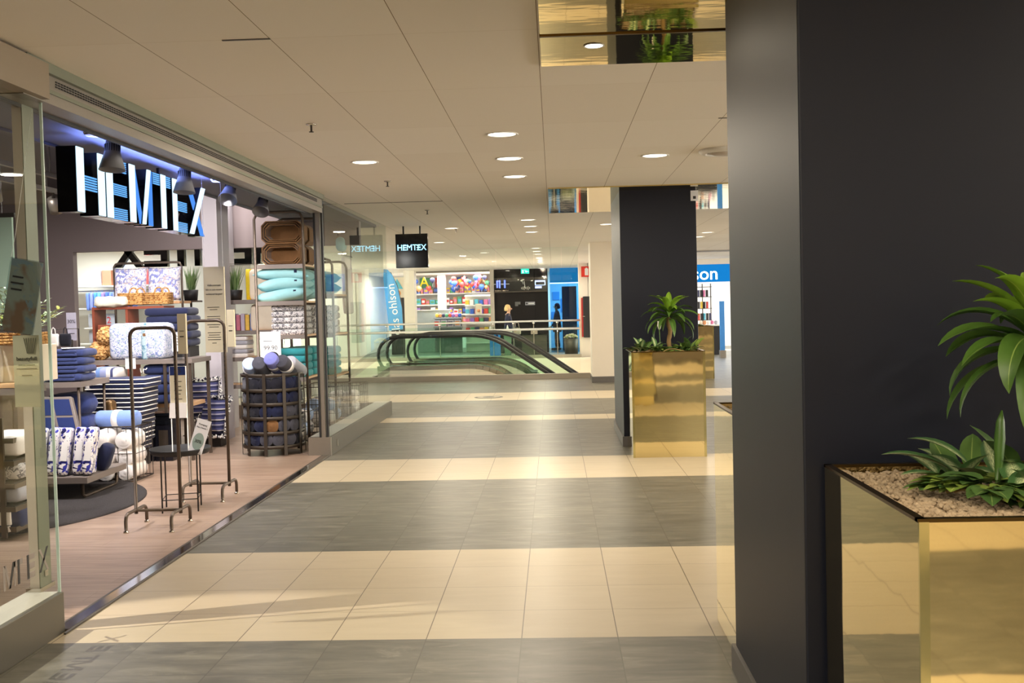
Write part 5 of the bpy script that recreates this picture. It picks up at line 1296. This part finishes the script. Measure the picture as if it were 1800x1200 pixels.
# ------------------------------------------------------------------ far side
t = thing('fire_sign', 'red fire equipment sign with a white extinguisher pictogram', 'sign', (1.005, 30.98, 2.535))
m = MB(); m.box((0, 0, 0), (.31, .02, .31)); obj('plate', m, pm('signal_red', (206, 44, 30), .4, 0, .03), t)
m = MB(); m.box((0, -.012, 0), (.27, .004, .27)); m.box((0, -.016, -.01), (.1, .004, .2), mi=1); m.box((0, -.016, .1), (.05, .004, .03), mi=1); obj('pictogram', m, [pm('signal_red_inner', (214, 52, 36), .4, 0, .03), M['white']], t)
t = thing('fire_cabinet', 'black fire hose cabinet with a red side below the fire sign', 'cabinet', (1.0, 30.925, 1.19))
m = MB(); m.box((.03, 0, 0), (.31, .26, 1.22), bev=.03); obj('door', m, M['black'], t)
m = MB(); m.box((-.15, 0, -.01), (.05, .25, 1.16), bev=.008); obj('body', m, pm('cabinet_red', (150, 32, 26), .45, 0, .05), t, label='dark red cabinet side')
m = MB(); m.box((-.11, -.14, .02), (.07, .02, .02)); obj('handle', m, M['steel_p'], t)
m = MB(); m.tube([(.04, .05, .61), (.04, .05, 1.6)], .006, 6); obj('cable', m, M['dgrey'], t)
t = thing('exit_sign', 'green emergency exit sign hanging below the far ceiling', 'sign', (-.90, 34.0, 2.695))
m = MB(); m.box((0, 0, 0), (.27, .05, .16)); obj('housing', m, emi('exit_green', (40, 214, 186), 1.3), t)
m = MB(); m.box((-.07, -.03, -.01), (.05, .01, .1)); m.prism([(.0, -.012), (.05, -.05), (.05, .03)], -.002, .002, T4(.0, -.03, 0, FACE)); m.box((.085, -.03, -.01), (.06, .01, .02)); m.box((0, -.03, .03), (.02, .01, .03)); obj('pictogram', m, emi('exit_white', (225, 255, 246), 1.6), t)
# facade walls
mb = MB(); mb.box((-1.06, 34.6, 1.4), (1.78, .12, 2.8)); struct('wall_facade', mb, pm('black_facade', (12, 13, 20), .4, 0, .1, spec=.15), 'black closed shop front behind the walking woman', 'wall')
mb = MB(); mb.box((-1.07, 34.46, 2.27), (1.76, .14, .46)); mb.box((-1.07, 34.42, 2.04), (1.76, .2, .035), mi=1); mb.box((-1.7, 34.40, 2.085), (.45, .02, .025), mi=2)
struct('trim_11', mb, [M['blackg'], M['dgrey'], emi('warm_strip', (255, 220, 180), 2)], 'glossy black sign band above the black shop front', 'sign band')
t = thing('facade_lettering', 'blue-lit letter strokes at the left of the black sign band', 'lettering', (-1.7, 34.38, 2.3))
m = MB()
for x, h, w in ((-.14, .24, .05), (-.06, .26, .05), (.11, .26, .05)): m.box((x, 0, 0), (w, .02, h))
obj('lit_stroke', m, emi('violet_led', (110, 130, 255), 2.0), t)
m = MB(); m.box((-.22, 0, 0), (.07, .02, .03)); m.box((.03, 0, 0), (.1, .02, .05)); m.box((.2, 0, 0), (.12, .02, .03)); obj('grey_stroke', m, M['lgrey'], t)
t = thing('figure_ornament', 'white bird-like ornament line on the black sign band', 'ornament', (-.92, 34.38, 2.28))
m = MB(); m.soft((-.11, 0, .12), (.07, .03, .05), None, 0); m.soft((-.06, 0, .15), (.08, .03, .04), None, 0); m.tube([(-.09, 0, .1), (-.06, 0, 0), (-.03, 0, .1), (0, 0, -.12)], .01, 6)
for k in range(7): m.box((-.12+k*.045, 0, -.13), (.012, .02, .06+.03*(k % 3)))
obj('outline', m, M['white'], t)
t = thing('lit_screen', 'small blue-white lit screen on the black sign band', 'screen', (-.42, 34.38, 2.27))
m = MB(); 
for (x, z, w, h) in ((0, .1, .34, .05), (0, -.03, .34, .02), (-.16, .03, .03, .12), (.16, .03, .03, .12), (-.06, -.1, .22, .07)): m.box((x, 0, z), (w, .02, h))
obj('lit_border', m, emi('screen_blue', (190, 206, 255), 1.8), t)
t = thing('door_label', 'grey notice on the black shop front behind the woman', 'notice', (-1.18, 34.534, 1.64)); m = MB(); m.box((0, 0, .02), (.18, .012, .09)); m.box((-.04, 0, -.05), (.1, .012, .06)); obj('plate', m, pm('grey_label', (110, 110, 112), .6), t)
t = thing('door_label', 'white notice on the black shop front', 'notice', (-.77, 34.534, 1.64)); m = MB(); m.box((0, 0, 0), (.32, .012, .11)); m.box((-.11, -.008, 0), (.05, .004, .05), mi=1); m.box((.04, -.008, 0), (.18, .004, .03), mi=2); obj('plate', m, [M['lgrey'], M['ink'], M['paper']], t)
# blue glass shop
mb = MB(); mb.box((1.05, 34.6, 2.55), (2.3, .06, .5)); mb.box((1.05, 34.56, 2.29), (2.3, .08, .035), mi=1)
struct('trim_12', mb, [emi('blue_fascia', (28, 120, 182), .85, .2), emi('blue_white_line', (150, 190, 255), 3)], 'glowing blue fascia of the far shop beside the black shop front', 'fascia')
mb = MB(); mb.box((1.05, 34.6, 1.14), (2.3, .02, 2.28)); struct('window_20', mb, glass_mat('blue_shop_glass', (170, 215, 240)), 'bluish shop window below the glowing fascia', 'window')
mb = MB(); mb.box((1.05, 38.0, 1.4), (2.6, .1, 2.8)); struct('wall_far', mb, pm('pale_blue_wall', (190, 222, 244), .6, 0, .12, 2), 'pale blue back wall of the far blue shop', 'wall')
mb = MB(); mb.box((.55, 36.0, 1.1), (.5, .4, 2.2)); tag(obj('dark_cabinet', mb, pm('dark_teal_cabinet', (24, 48, 60), .4)), 'tall dark teal cabinet inside the blue shop', 'cabinet')
for k, (x, z, w, h, n_) in enumerate(((.1, 1.9, .25, .3, 'square'), (.32, 1.55, .1, .5, 'tall'), (.02, 1.2, .2, .25, 'low'))):
    t = thing('wall_panel', f'{n_} bright blue panel on the wall inside the blue shop', 'panel', (x, 37.93, z)); m = MB(); m.box((0, 0, 0), (w, .02, h)); obj('panel', m, pm('azure_panel', (80, 160, 220), .4), t)
t = thing('far_planter', 'dark round planter with pale flowers at the right end of the far railing', 'planter', (.53, 32.2, 0))
m = MB(); m.lathe([(0, 0), (.2, 0), (.23, .52), (.21, .52), (.2, .48), (0, .48)], n=28); obj('pot', m, M['dgrey'], t)
m = MB()
for k in range(90):
    a = rnd.random()*6.3; r = .22*math.sqrt(rnd.random()); m.soft((r*math.cos(a), r*math.sin(a), .55+.10*(1-(r/.22)**2)+rnd.uniform(-.01, .02)), (.05, .05, .035), None, .006, k, n=(3, 3, 2), mi=int(rnd.random() < .35))
obj('flower_head', m, [M['creamc'], M['olive2']], t)
t = thing('lantern_stand', 'pale green glass bin with a white pointed lid before the walking woman', 'bin', (-1.39, 31.15, 0))
m = MB(); m.lathe([(0, 0), (.12, 0), (.17, .78), (0, .78)], n=4, smooth=False, rot=RZ(PI/4)); obj('body', m, pm('grey_green_glass', (120, 136, 122), .25), t)
m = MB(); m.lathe([(.2, .78), (.19, .81), (.06, .86), (.03, .95), (.012, 1.0), (0, 1.0)], n=4, smooth=False, rot=RZ(PI/4)); obj('lid', m, M['offw'], t)
t = thing('freestanding_display', 'upright blue-lit panel with people pictograms left of the woman by the railing', 'display', (-1.78, 31.3, 0))
m = MB(); m.box((0, 0, .42), (.32, .06, .84)); obj('panel', m, emi('blue_panel', (70, 150, 226), .8, .4), t)
m = MB()
for x in (-.06, .06): m.soft((x, -.035, .8), (.04, .02, .05), None); m.box((x, -.035, .68), (.07, .02, .16))
obj('pictogram', m, pm('navy_print', (20, 50, 120), .5), t)
m = MB(); m.box((0, 0, .01), (.36, .2, .02)); obj('foot', m, M['dgrey'], t)
t = thing('info_counter', 'low dark counter with a cream sheet behind the far railing', 'counter', (-.60, 31.6, 0))
m = MB(); m.box((0, 0, .34), (.75, .4, .68), bev=.01); obj('body', m, M['dgrey'], t)
m = MB(); m.box((.0, -.1, .76), (.2, .02, .16)); obj('sheet', m, pm('rose_sheet', (196, 170, 160), .6), t)
m = MB(); m.box((0, 0, .69), (.8, .44, .02)); obj('worktop', m, M['blackg'], t)
# beige piers and toy shop
mb = MB(); mb.box((-4.63, 33.6, 1.4), (.34, .5, 2.8)); struct('column_far', mb, M['wwhite'], 'slim beige pier beside the blue beach flag', 'pier')
mb = MB(); mb.box((-2.02, 34.55, 1.4), (.13, .3, 2.8)); struct('trim_13', mb, M['alu_w'], 'light jamb between the toy shop and the black shop front', 'jamb')
mb = MB(); mb.box((-4.0, 40.2, 1.4), (5.2, .1, 2.8)); mb.box((-6.6, 37.5, 1.4), (.1, 5.4, 2.8)); mb.box((-1.9, 37.5, 1.4), (.1, 5.6, 2.8)); mb.box((-7.6, 34.8, 1.4), (1.9, .1, 2.8))
struct('wall_toy_shop', mb, M['white'], 'white inner walls of the far toy and party shop', 'wall')
mb = MB(); mb.box((-4.13, 38.6, 1.4), (.3, .3, 2.8)); struct('column_toy_shop', mb, M['white'], 'white pillar standing inside the toy and party shop', 'pillar')
mb = MB(); mb.box((-3.3, 34.5, 2.765), (2.6, .14, .07)); struct('trim_14', mb, pm('grey_lintel', (140, 132, 122), .5), 'grey lintel over the toy shop entrance', 'lintel')
t = thing('beach_flag', 'blue curved beach flag printed with a shop name, text running up', 'flag', (-4.98, 31.9, 0))
m = MB(); pl = [(-.10, .9), (.33, .93), (.31, 1.6), (.20, 2.2), (.05, 2.6), (-.10, 2.78), (-.22, 2.8), (-.24, 2.5)]
m.prism(pl, -.006, .006, T4(0, 0, 0, RX(PI/2))); obj('banner', m, pm('banner_blue', (84, 158, 214), .6, 0, .04, 4), t, fixn=True)
m = MB(); m.text('clas ohlson', T4(.06, -.008, 1.55, FACE @ RZ(PI/2+.10)), .36, .001); obj('printed_text', m, M['paper'], t, fixn=True)
m = MB(); m.tube([(.34, .02, .0), (.335, .02, 1.2), (.30, .02, 1.75), (.18, .02, 2.3), (0, .02, 2.68), (-.22, .02, 2.8)], .012, 6); m.box((.3, .02, .02), (.5, .4, .04)); obj('pole', m, M['dgrey'], t)
toy = [((206, 70, 60), 'red'), ((60, 100, 190), 'blue'), ((230, 190, 70), 'yellow'), ((90, 160, 110), 'green'), ((222, 120, 160), 'pink'), ((240, 236, 232), 'white'), ((60, 60, 90), 'dark blue'), ((150, 110, 190), 'violet'), ((90, 180, 200), 'turquoise'), ((206, 140, 90), 'orange')]
tm = [pm('toy_box_'+n_, c, .4, 0, .35, 9) for c, n_ in toy]
t = thing('wall_shelving', 'white lit wall shelving at the back of the toy shop', 'shelf', (-3.9, 39.9, 0))
for z in (.95, 1.30, 1.68, 2.10): m = MB(); m.box((0, 0, z), (4.0, .4, .05)); obj('shelf_board', m, M['white'], t)
ln = ['lowest', 'second', 'third', 'top']; kk = 0
for r_, z in enumerate((.975, 1.325, 1.705, 2.125)):
    x = -5.75
    while x < -2.1:
        w = rnd.uniform(.09, .2); h = rnd.uniform(.16, .28); j = rnd.randrange(10)
        m = MB(); m.box((0, 0, h/2), (w, .2, h), bev=.008); m.box((0, -.102, h*.5), (w*.7, .004, h*.4), mi=1)
        tag(obj('toy_package', m, [tm[j], tm[(j+5) % 10]], loc=(x+w/2, 39.8, z)), f'{toy[j][1]} package on the {ln[r_]} wall shelf of the toy shop, number {kk+1} in order', 'package', 'packages on the toy shop wall'); x += w+.02; kk += 1
t = thing('shop_counter', 'plain grey counter at the left inside the toy shop', 'counter', (-4.28, 37.0, 0)); m = MB(); m.box((0, 0, .74), (1.15, .5, 1.48), bev=.01); obj('body', m, pm('counter_grey', (170, 178, 176), .4), t); m = MB(); m.box((0, 0, 1.495), (1.2, .55, .03)); obj('worktop', m, M['white'], t)
t = thing('promotion_table', 'stepped display table with baskets in the middle of the toy shop', 'table', (-3.72, 36.4, 0))
for z, d in ((.55, .5), (.88, .44), (1.2, .36)): m = MB(); m.box((0, (.55-d)/2, z), (1.0, d, .05)); obj('shelf', m, pm('table_grey', (150, 156, 156), .5), t)
m = MB(); m.box((0, .2, .6), (.96, .1, 1.2)); obj('back_panel', m, pm('table_back', (120, 124, 124), .5), t)
for k in range(4):
    m = MB(); m.box((0, 0, .11), (.2, .16, .22), bev=.006); m.box((0, -.082, .11), (.15, .004, .14), mi=1); tag(obj('toy_box', m, [M['lgrey'], tm[(k*3) % 10]], loc=(-4.08+k*.24, 36.2, .91)), f'grey framed box on the stepped toy table, {nth(k)} from the left', 'box', 'framed boxes on the stepped table')
for k in range(8):
    m = MB(); m.soft((0, 0, .07), (.12, .12, .14), .05, .01, k); tag(obj('plush_toy', m, tm[(k*7+2) % 10], loc=(-4.1+k*.115, 36.45, 1.225)), f'{toy[(k*7+2) % 10][1]} plush toy on top of the stepped table, {nth(k)} from the left', 'toy', 'plush toys on the stepped table')
t = thing('display_shelf', 'white shelf unit with baskets at the right of the toy shop entrance', 'shelf', (-2.62, 36.6, 0))
for z in (.3, .65, .98, 1.3, 1.62, 1.95): m = MB(); m.box((0, 0, z), (1.0, .35, .04)); obj('shelf_board', m, M['white'], t)
m = MB(); m.box((0, .17, 1), (1.0, .02, 2)); obj('back_panel', m, M['white'], t)
for r_, z in enumerate((.67, 1.0, 1.32, 1.64)):
    for k in range(6):
        j = (k*3+r_*4) % 10; m = MB(); m.box((0, 0, .09), (.13, .2, .15+.03*(k % 3)), bev=.01); tag(obj('goods_basket', m, tm[j], loc=(-3.03+k*.165, 36.55, z+.005)), f'{toy[j][1]} box on the {["lowest","second","third","top"][r_]} board of the white shelf unit, {nth(k)} from the left', 'box', 'boxes on the white shelf unit')
t = thing('price_poster', 'framed cream poster on the white shelf unit', 'poster', (-2.62, 36.35, 1.5)); m = MB(); m.box((0, 0, 0), (.22, .02, .36)); m.lathe([(0, 0), (.06, 0), (.06, .004), (0, .004)], (0, -.012, -.06), 16, 1, RX(PI/2)); obj('poster', m, [M['cream'], tm[9]], t)
def balloon(x, y, z, r, j, lab):
    t = thing('balloon', lab, 'balloon', (x, y, z), 0, 'party balloons in the toy shop'); m = MB(); m.lathe([(0, -r*1.12), (.018, -r*1.12), (.012, -r*1.02), (r*.5, -r*.8), (r*.9, -r*.25), (r, .15*r), (r*.8, .68*r), (r*.4, .94*r), (0, r)], n=20); obj('skin', m, tm[j], t)
    m = MB(); m.tube([(0, 0, -r*1.1), (.01, 0, -r*2.2)], .002, 4); obj('string', m, M['paper'], t); return t
for k in range(46):
    x = rnd.uniform(-3.95, -2.15) if k < 38 else rnd.uniform(-5.6, -4.4); z = rnd.uniform(2.25, 2.66); j = [0, 1, 6, 9, 0, 2, 4, 1, 5, 3][k % 10]
    balloon(x, 37.9+rnd.random()*1.2, z, rnd.uniform(.06, .12), j, f'{toy[j][1]} balloon under the toy shop ceiling, {nth(k)} of the cluster')
t = thing('letter_balloon', 'gold foil balloon shaped like the letter A in the toy shop', 'balloon', (-4.66, 37.6, 2.5)); m = MB(); m.text('A', T4(0, 0, 0, FACE), .5, .05); obj('foil', m, pm('gold_foil', (190, 150, 30), .25, .8), t)
for k, (x, j, s) in enumerate(((-4.9, 3, .5), (-4.35, 0, .4), (-3.5, 1, .4), (-2.75, 9, .45))):
    t = thing('wall_picture', f'large {toy[j][1]} picture panel high on the toy shop wall', 'picture', (x, 40.1, 2.52)); m = MB(); m.box((0, 0, 0), (s, .04, .42)); obj('panel', m, tm[j], t)
t = thing('party_hat_sign', 'light blue cone hat poster left of the beige pier', 'poster', (-5.35, 35.6, 2.3)); m = MB(); m.box((0, .01, 0), (.5, .02, .7)); m.prism([(-.2, -.05), (.2, -.05), (0, .3)], 0, .01, T4(0, -.005, 0, FACE), 1); m.lathe([(0, 0), (.12, 0)], (0, -.012, -.2), 16, 2, RX(PI/2)); obj('print', m, [M['creamc'], tm[8], tm[9]], t)
t = thing('notice_board', 'board stand holding the cone hat poster', 'stand', (-5.35, 35.7, 0)); m = MB(); m.box((0, 0, 1.0), (.52, .04, 2.0)); obj('board', m, M['inner'], t)

# right-hand shop seen between the columns
mb = MB(); mb.box((4.9, 30.1, 2.37), (7.4, .16, .50)); mb.box((4.9, 30.1, 2.7), (7.4, .1, .16), mi=1)
struct('trim_15', mb, [emi('blue_shop_fascia', (24, 128, 204), .95, .1), M['wwhite']], 'glowing blue fascia of the shop seen between the two charcoal columns', 'fascia')
t = thing('fascia_text', 'white glowing shop name on the blue fascia, ending in on', 'lettering', (4.74, 30.0, 2.345)); m = MB(); m.text('clas ohlson', T4(0, 0, .0, FACE), .52, .02, align='RIGHT'); obj('lit_text', m, emi('text_white', (255, 255, 255), 3), t)
mb = MB(); mb.box((5.2, 36.5, 1.4), (7, .1, 2.8)); struct('wall_end', mb, M['white'], 'white back wall of the shop between the charcoal columns', 'wall')
t = thing('goods_wall', 'pegboard rack with hanging goods inside the blue-fascia shop', 'rack', (4.75, 31.6, 0))
for x in (-.5, -.25, 0): m = MB(); m.box((x, 0, 1.05), (.03, .03, 2.1)); obj('upright', m, M['dgrey'], t)
for z in (1.0, 1.35, 1.7, 2.0): m = MB(); m.box((-.25, 0, z), (.55, .2, .02)); obj('shelf', m, M['dgrey'], t)
for k in range(16):
    j = (k*3+1) % 10; z = (1.01, 1.36, 1.71)[k % 3]; m = MB(); m.box((0, 0, .1), (.06, .12, .2)); tag(obj('boxed_goods', m, tm[j] if k % 2 else M['inner'], loc=(4.29+(k//3)*.085, 31.55, z)), f'small {toy[j][1] if k % 2 else "black"} boxed item on the pegboard rack, {nth(k)} of them', 'box', 'boxed goods on the pegboard rack')
t = thing('sale_table', 'white goods table at the entrance of the blue-fascia shop', 'table', (4.55, 30.9, 0)); m = MB(); m.box((0, 0, .42), (.6, .5, .84)); obj('body', m, M['black'], t); m = MB(); m.box((0, 0, .86), (.66, .56, .04)); obj('tabletop', m, M['white'], t)
for k in range(5):
    m = MB(); m.soft((0, 0, .06), (.1, .1, .12), .04, .008, k); tag(obj('small_ware', m, [M['creamc'], tm[9], M['offw'], tm[4], M['lgrey']][k], loc=(4.33+k*.11, 30.8, .882)), ['cream', 'orange', 'white', 'pink', 'grey'][k]+' small ware on the white goods table', 'ware', 'small wares on the white goods table')
t = thing('blue_stand', 'slim upright blue banner stand right of the far gold planter', 'banner stand', (4.66, 29.0, 0)); m = MB(); m.box((0, 0, .88), (.13, .08, 1.36)); obj('banner', m, pm('stand_blue', (60, 140, 220), .5), t); m = MB(); m.box((0, 0, .1), (.16, .2, .2)); obj('foot', m, M['alu'], t)
# ------------------------------------------------------------------ people
M['skin'] = pm('skin', (214, 168, 140), .55, 0, .04, 20); M['hair'] = pm('blond_hair', (222, 190, 132), .6, 0, .2, 60, .3, stretch=(1, 1, .2)); M['coat'] = cloth('navy_coat', (34, 40, 64)); M['trou'] = cloth('dark_trousers', (30, 32, 40)); M['shoe'] = pm('dark_shoe', (28, 26, 26), .4)
def skin_mesh(name, verts, edges, radii, mat_, parent, sub=2):
    me = bpy.data.meshes.new(name); me.from_pydata(verts, edges, []); o = bpy.data.objects.new(name, me); COL.objects.link(o)
    md = o.modifiers.new('skin', 'SKIN'); md.use_smooth_shade = True; o.modifiers.new('sub', 'SUBSURF').levels = sub
    o.modifiers['sub'].render_levels = sub
    for v, r in zip(me.skin_vertices[0].data, radii): v.radius = r if isinstance(r, tuple) else (r, r)
    me.skin_vertices[0].data[0].use_root = True
    dg = bpy.context.evaluated_depsgraph_get(); m2 = bpy.data.meshes.new_from_object(o.evaluated_get(dg)); bpy.data.objects.remove(o)
    m2.materials.append(mat_); m2.name = name
    for p in m2.polygons: p.use_smooth = True
    o = bpy.data.objects.new(name, m2); COL.objects.link(o); o.parent = parent; return o
def person(label, loc, rz, h=1.62, hair='hair', coat='coat', stride=.2, arms=((.25, .35), (-.1, .15))):
    """faces local +x"""
    t = thing('person', label, 'person', loc, rz); k = h/1.62
    V, E, R = [], [], []
    def add(p, r, to=None):
        V.append(tuple(c*k for c in p)); R.append(tuple(x*k for x in r) if isinstance(r, tuple) else r*k); i = len(V)-1
        if to is not None: E.append((to, i))
        return i
    pel = add((0, 0, .86), (.125, .10)); be = add((.01, 0, 1.0), (.11, .09), pel); ch = add((.0, 0, 1.2), (.135, .10), be); nk = add((.005, 0, 1.36), (.065, .055), ch); n2 = add((.02, 0, 1.42), .045, nk)
    hd = add((.03, 0, 1.49), (.075, .072), n2); ht = add((.02, 0, 1.575), (.068, .075), hd)
    for s, st in ((1, stride), (-1, -stride)):
        hp = add((0, s*.085, .80), .09, pel); kn = add((st*.5+.02, s*.085, .46), .055, hp); an = add((st-.01, s*.085, .09), .036, kn); ft = add((st+.07, s*.09, .035), (.034, .034), an); add((st+.14, s*.095, .025), (.03, .022), ft)
    for s, (fwd, el) in ((1, arms[0]), (-1, arms[1])):
        sh = add((-.01, s*.155, 1.31), .055, ch); eb = add((fwd*.4-.03, s*.20, 1.05), .042, sh); wr = add((fwd*.4+.2*math.cos(el)*.9, s*.17, 1.05-.24*math.sin(1.2-el)), .027, eb)
        w = V[wr]; w = [c/k for c in w]; pm_ = add((w[0]+.05, w[1], w[2]-.02), (.034, .018), wr)
        for f in range(4): q = add((w[0]+.09, w[1]+(f-1.5)*.018, w[2]-.035), .0085, pm_); add((w[0]+.115-.005*abs(f-1), w[1]+(f-1.5)*.018, w[2]-.06), .0075, q)
        q = add((w[0]+.05, w[1]-s*.035, w[2]-.03), .009, pm_); add((w[0]+.075, w[1]-s*.04, w[2]-.045), .008, q)
    b = skin_mesh('body', V, E, R, M['skin'], t)
    # face: nose, eyes, mouth, ears belong to the head
    m = MB(); m.soft((.112*k, 0, 1.50*k), (.03*k, .026*k, .045*k), None); 
    for s in (-1, 1): m.soft((.012*k, s*.078*k, 1.505*k), (.035*k, .016*k, .06*k), None)
    obj('face_relief', m, M['skin'], t)
    m = MB()
    for s in (-1, 1): m.soft((.098*k, s*.03*k, 1.53*k), (.012*k, .022*k, .012*k), None)
    m.soft((.102*k, 0, 1.455*k), (.01*k, .04*k, .01*k), None); obj('eyes_and_mouth', m, pm('face_dark', (110, 60, 56), .5), t)
    m = MB(); m.soft((-.012*k, 0, 1.545*k), (.185*k, .185*k, .19*k), None, .012, 3, n=(12, 12, 10), fr=20); m.soft((-.05*k, 0, 1.50*k), (.13*k, .20*k, .13*k), .05, .012, 5, n=(10, 12, 8), fr=20); obj('hair', m, M[hair], t)
    # coat and trousers follow the body, slightly larger
    V, E, R = [], [], []
    pel = add((0, 0, .80), (.175, .15)); be = add((.01, 0, 1.0), (.16, .145), pel); ch = add((.0, 0, 1.2), (.17, .145), be); nk = add((.003, 0, 1.335), (.09, .075), ch); hem = add((0, 0, .62), (.165, .14), pel)
    for s, (fwd, el) in ((1, arms[0]), (-1, arms[1])):
        sh = add((-.01, s*.155, 1.305), .072, ch); eb = add((fwd*.4-.03, s*.20, 1.05), .058, sh); add((fwd*.4+.19*math.cos(el)*.9, s*.172, 1.055-.23*math.sin(1.2-el)), .042, eb)
    skin_mesh('coat', V, E, R, M[coat], t)
    V, E, R = [], [], []
    pel = add((0, 0, .84), (.13, .11))
    for s, st in ((1, stride), (-1, -stride)):
        hp = add((0, s*.085, .76), .098, pel); kn = add((st*.5+.02, s*.085, .46), .066, hp); add((st-.01, s*.085, .10), .05, kn)
    skin_mesh('trousers', V, E, R, M['trou'], t)
    for s, st in ((1, stride), (-1, -stride)):
        m = MB(); m.soft(((st+.055)*k, s*.09*k, .04*k), (.25*k, .09*k, .08*k), .035*k); obj('shoe', m, M['shoe'], t)
    return t
w = person('woman with blond bobbed hair in a dark navy coat walking right behind the far railing', (-1.40, 32.0, 0), 0, 1.60)
t = thing('handbag', 'small bag carried by the blond woman', 'bag', (-1.14, 32.14, .78)); m = MB(); m.soft((0, 0, 0), (.24, .1, .2), .04, .005, 1); obj('body', m, M['creamc'], t)
m = MB(); m.tube([(-.07, 0, .09), (-.05, 0, .24), (.0, 0, .28), (.05, 0, .24), (.07, 0, .09)], .008, 6); obj('strap', m, M['creamc'], t)
person('standing person in grey clothes seen as a silhouette through the blue shop window', (.12, 36.2, 0), PI, 1.62, 'coat', 'greyc', .05, ((.05, 0), (.05, 0)))

# ------------------------------------------------------------------ light
def area(name, loc, size, energy, color, rot=(0, 0, 0), sy=None, spread=None):
    l = bpy.data.lights.new(name, 'AREA'); l.energy = energy; l.color = color; l.size = size
    if sy: l.shape = 'RECTANGLE'; l.size_y = sy
    if spread: l.spread = spread
    o = bpy.data.objects.new(name, l); COL.objects.link(o); o.location = loc; o.rotation_euler = rot; return o
COOL = (1.0, .93, .90)
def spot(name, loc, tgt, e, ang, color, blend=.4, r=.05):
    l = bpy.data.lights.new(name, 'SPOT'); l.energy = e; l.spot_size = ang; l.spot_blend = blend; l.color = color; l.shadow_soft_size = r
    o = bpy.data.objects.new(name, l); COL.objects.link(o); o.location = loc
    o.rotation_euler = (Vector(tgt)-Vector(loc)).to_track_quat('-Z', 'Y').to_euler(); return o
SW = .78
# track lamps of the textile shop
for (a, b, e) in [((-3.98, 8.1, 2.4), (-4.3, 9.0, .4), 260), ((-3.98, 7.2, 2.4), (-4.0, 7.4, .4), 150), ((-3.4, 9.4, 2.7), (-4.4, 10.8, 1.0), 300), ((-4.5, 9.6, 3.2), (-4.6, 12.3, 1.4), 200), ((-2.9, 10.4, 2.55), (-3.15, 11.9, 1.4), 95),
                  ((-3.6, 10.2, 3.2), (-3.7, 13.3, 1.3), 150), ((-2.9, 9.2, 2.55), (-3.2, 10.6, .4), 160), ((-2.9, 8.1, 2.55), (-3.1, 8.1, 0), 130), ((-4.6, 6.6, 3.1), (-4.2, 8.8, .5), 180), ((-3.2, 12.9, 3.0), (-3.0, 13.6, .6), 130)]:
    spot('track_light', a, b, e*SW, 1.5, COOL, .8, .08)
spot('window_spot', (-4.1, 4.62, 2.6), (-1.95, 4.62, 0), 420, .62, (1.0, .88, .74), .25, .012)
for (x, y, e) in [(-4.2, 7.0, 34), (-5.0, 10.6, 44), (-4.2, 13.4, 30), (-7.0, 11.5, 30)]: area('shop_panel', (x, y, 3.27), .5, e*SW, COOL)
area('shop_panel', (-8.0, 17.8, 2.76), 1.6, 90, (.95, .97, 1.0), sy=.8)
# far shops
area('toy_shop_panel', (-3.6, 37.2, 2.76), 3.0, 230, (.97, .97, 1.0), sy=2.4)
area('toy_shop_panel', (-5.6, 36.8, 2.76), 1.0, 60, (1, .9, .8))
area('blue_shop_panel', (1.0, 36.4, 2.76), 1.8, 120, (.60, .84, 1.0), sy=1.2)
area('fascia_shop_panel', (4.9, 33.2, 2.76), 4.0, 280, (.93, .97, 1.0), sy=4.0)
area('right_hall_panel', (7.0, 24, 2.78), 1.2, 60, (.85, .92, 1.0))
area('lower_storey_fill', (-2, 27.4, -.5), 6.0, 150, (1, .97, .9), sy=2)  # added fill lamp hanging in the void to brighten its pale slab edges
l_ = area('sign_glow', (-3.03, 7.95, 2.585), .05, 42, (.26, .36, 1.0), (0, PI, 0), sy=2.5)

wd = bpy.data.worlds.new('world'); scene.world = wd; wd.use_nodes = True
wb = wd.node_tree.nodes['Background']; wb.inputs[0].default_value = (1.0, .93, .82, 1); wb.inputs[1].default_value = 7.0

# ------------------------------------------------------------------ camera
F_, PIT, YAW, ROL, HC = 1825.9, .0337, .0406, -.0243, 1.5547
sy_, cy_ = math.sin(YAW), math.cos(YAW); sp_, cp_ = math.sin(PIT), math.cos(PIT)
fw = Vector((-sy_*cp_, cy_*cp_, -sp_)); rt = Vector((cy_, sy_, 0)); up = rt.cross(fw)
cr, sr = math.cos(ROL), math.sin(ROL); R_ = rt*cr+up*sr; U_ = up*cr-rt*sr
cam = bpy.data.cameras.new('camera'); cam.sensor_width = 36; cam.lens = F_*36/1800; cam.clip_start = .05
co = bpy.data.objects.new('camera', cam); COL.objects.link(co)
co.matrix_world = Matrix(((R_.x, U_.x, -fw.x, 0), (R_.y, U_.y, -fw.y, 0), (R_.z, U_.z, -fw.z, HC), (0, 0, 0, 1)))
scene.camera = co
vs = scene.view_settings; vs.view_transform = 'Standard'; vs.look = 'None'; vs.gamma = 1; vs.use_curve_mapping = False; vs.exposure = 0.26
cy = scene.cycles; cy.max_bounces = 9; cy.diffuse_bounces = 5; cy.glossy_bounces = 5; cy.transmission_bounces = 6; cy.transparent_max_bounces = 24; cy.sample_clamp_indirect = 6; cy.caustics_reflective = False; cy.caustics_refractive = False; cy.use_denoising = True
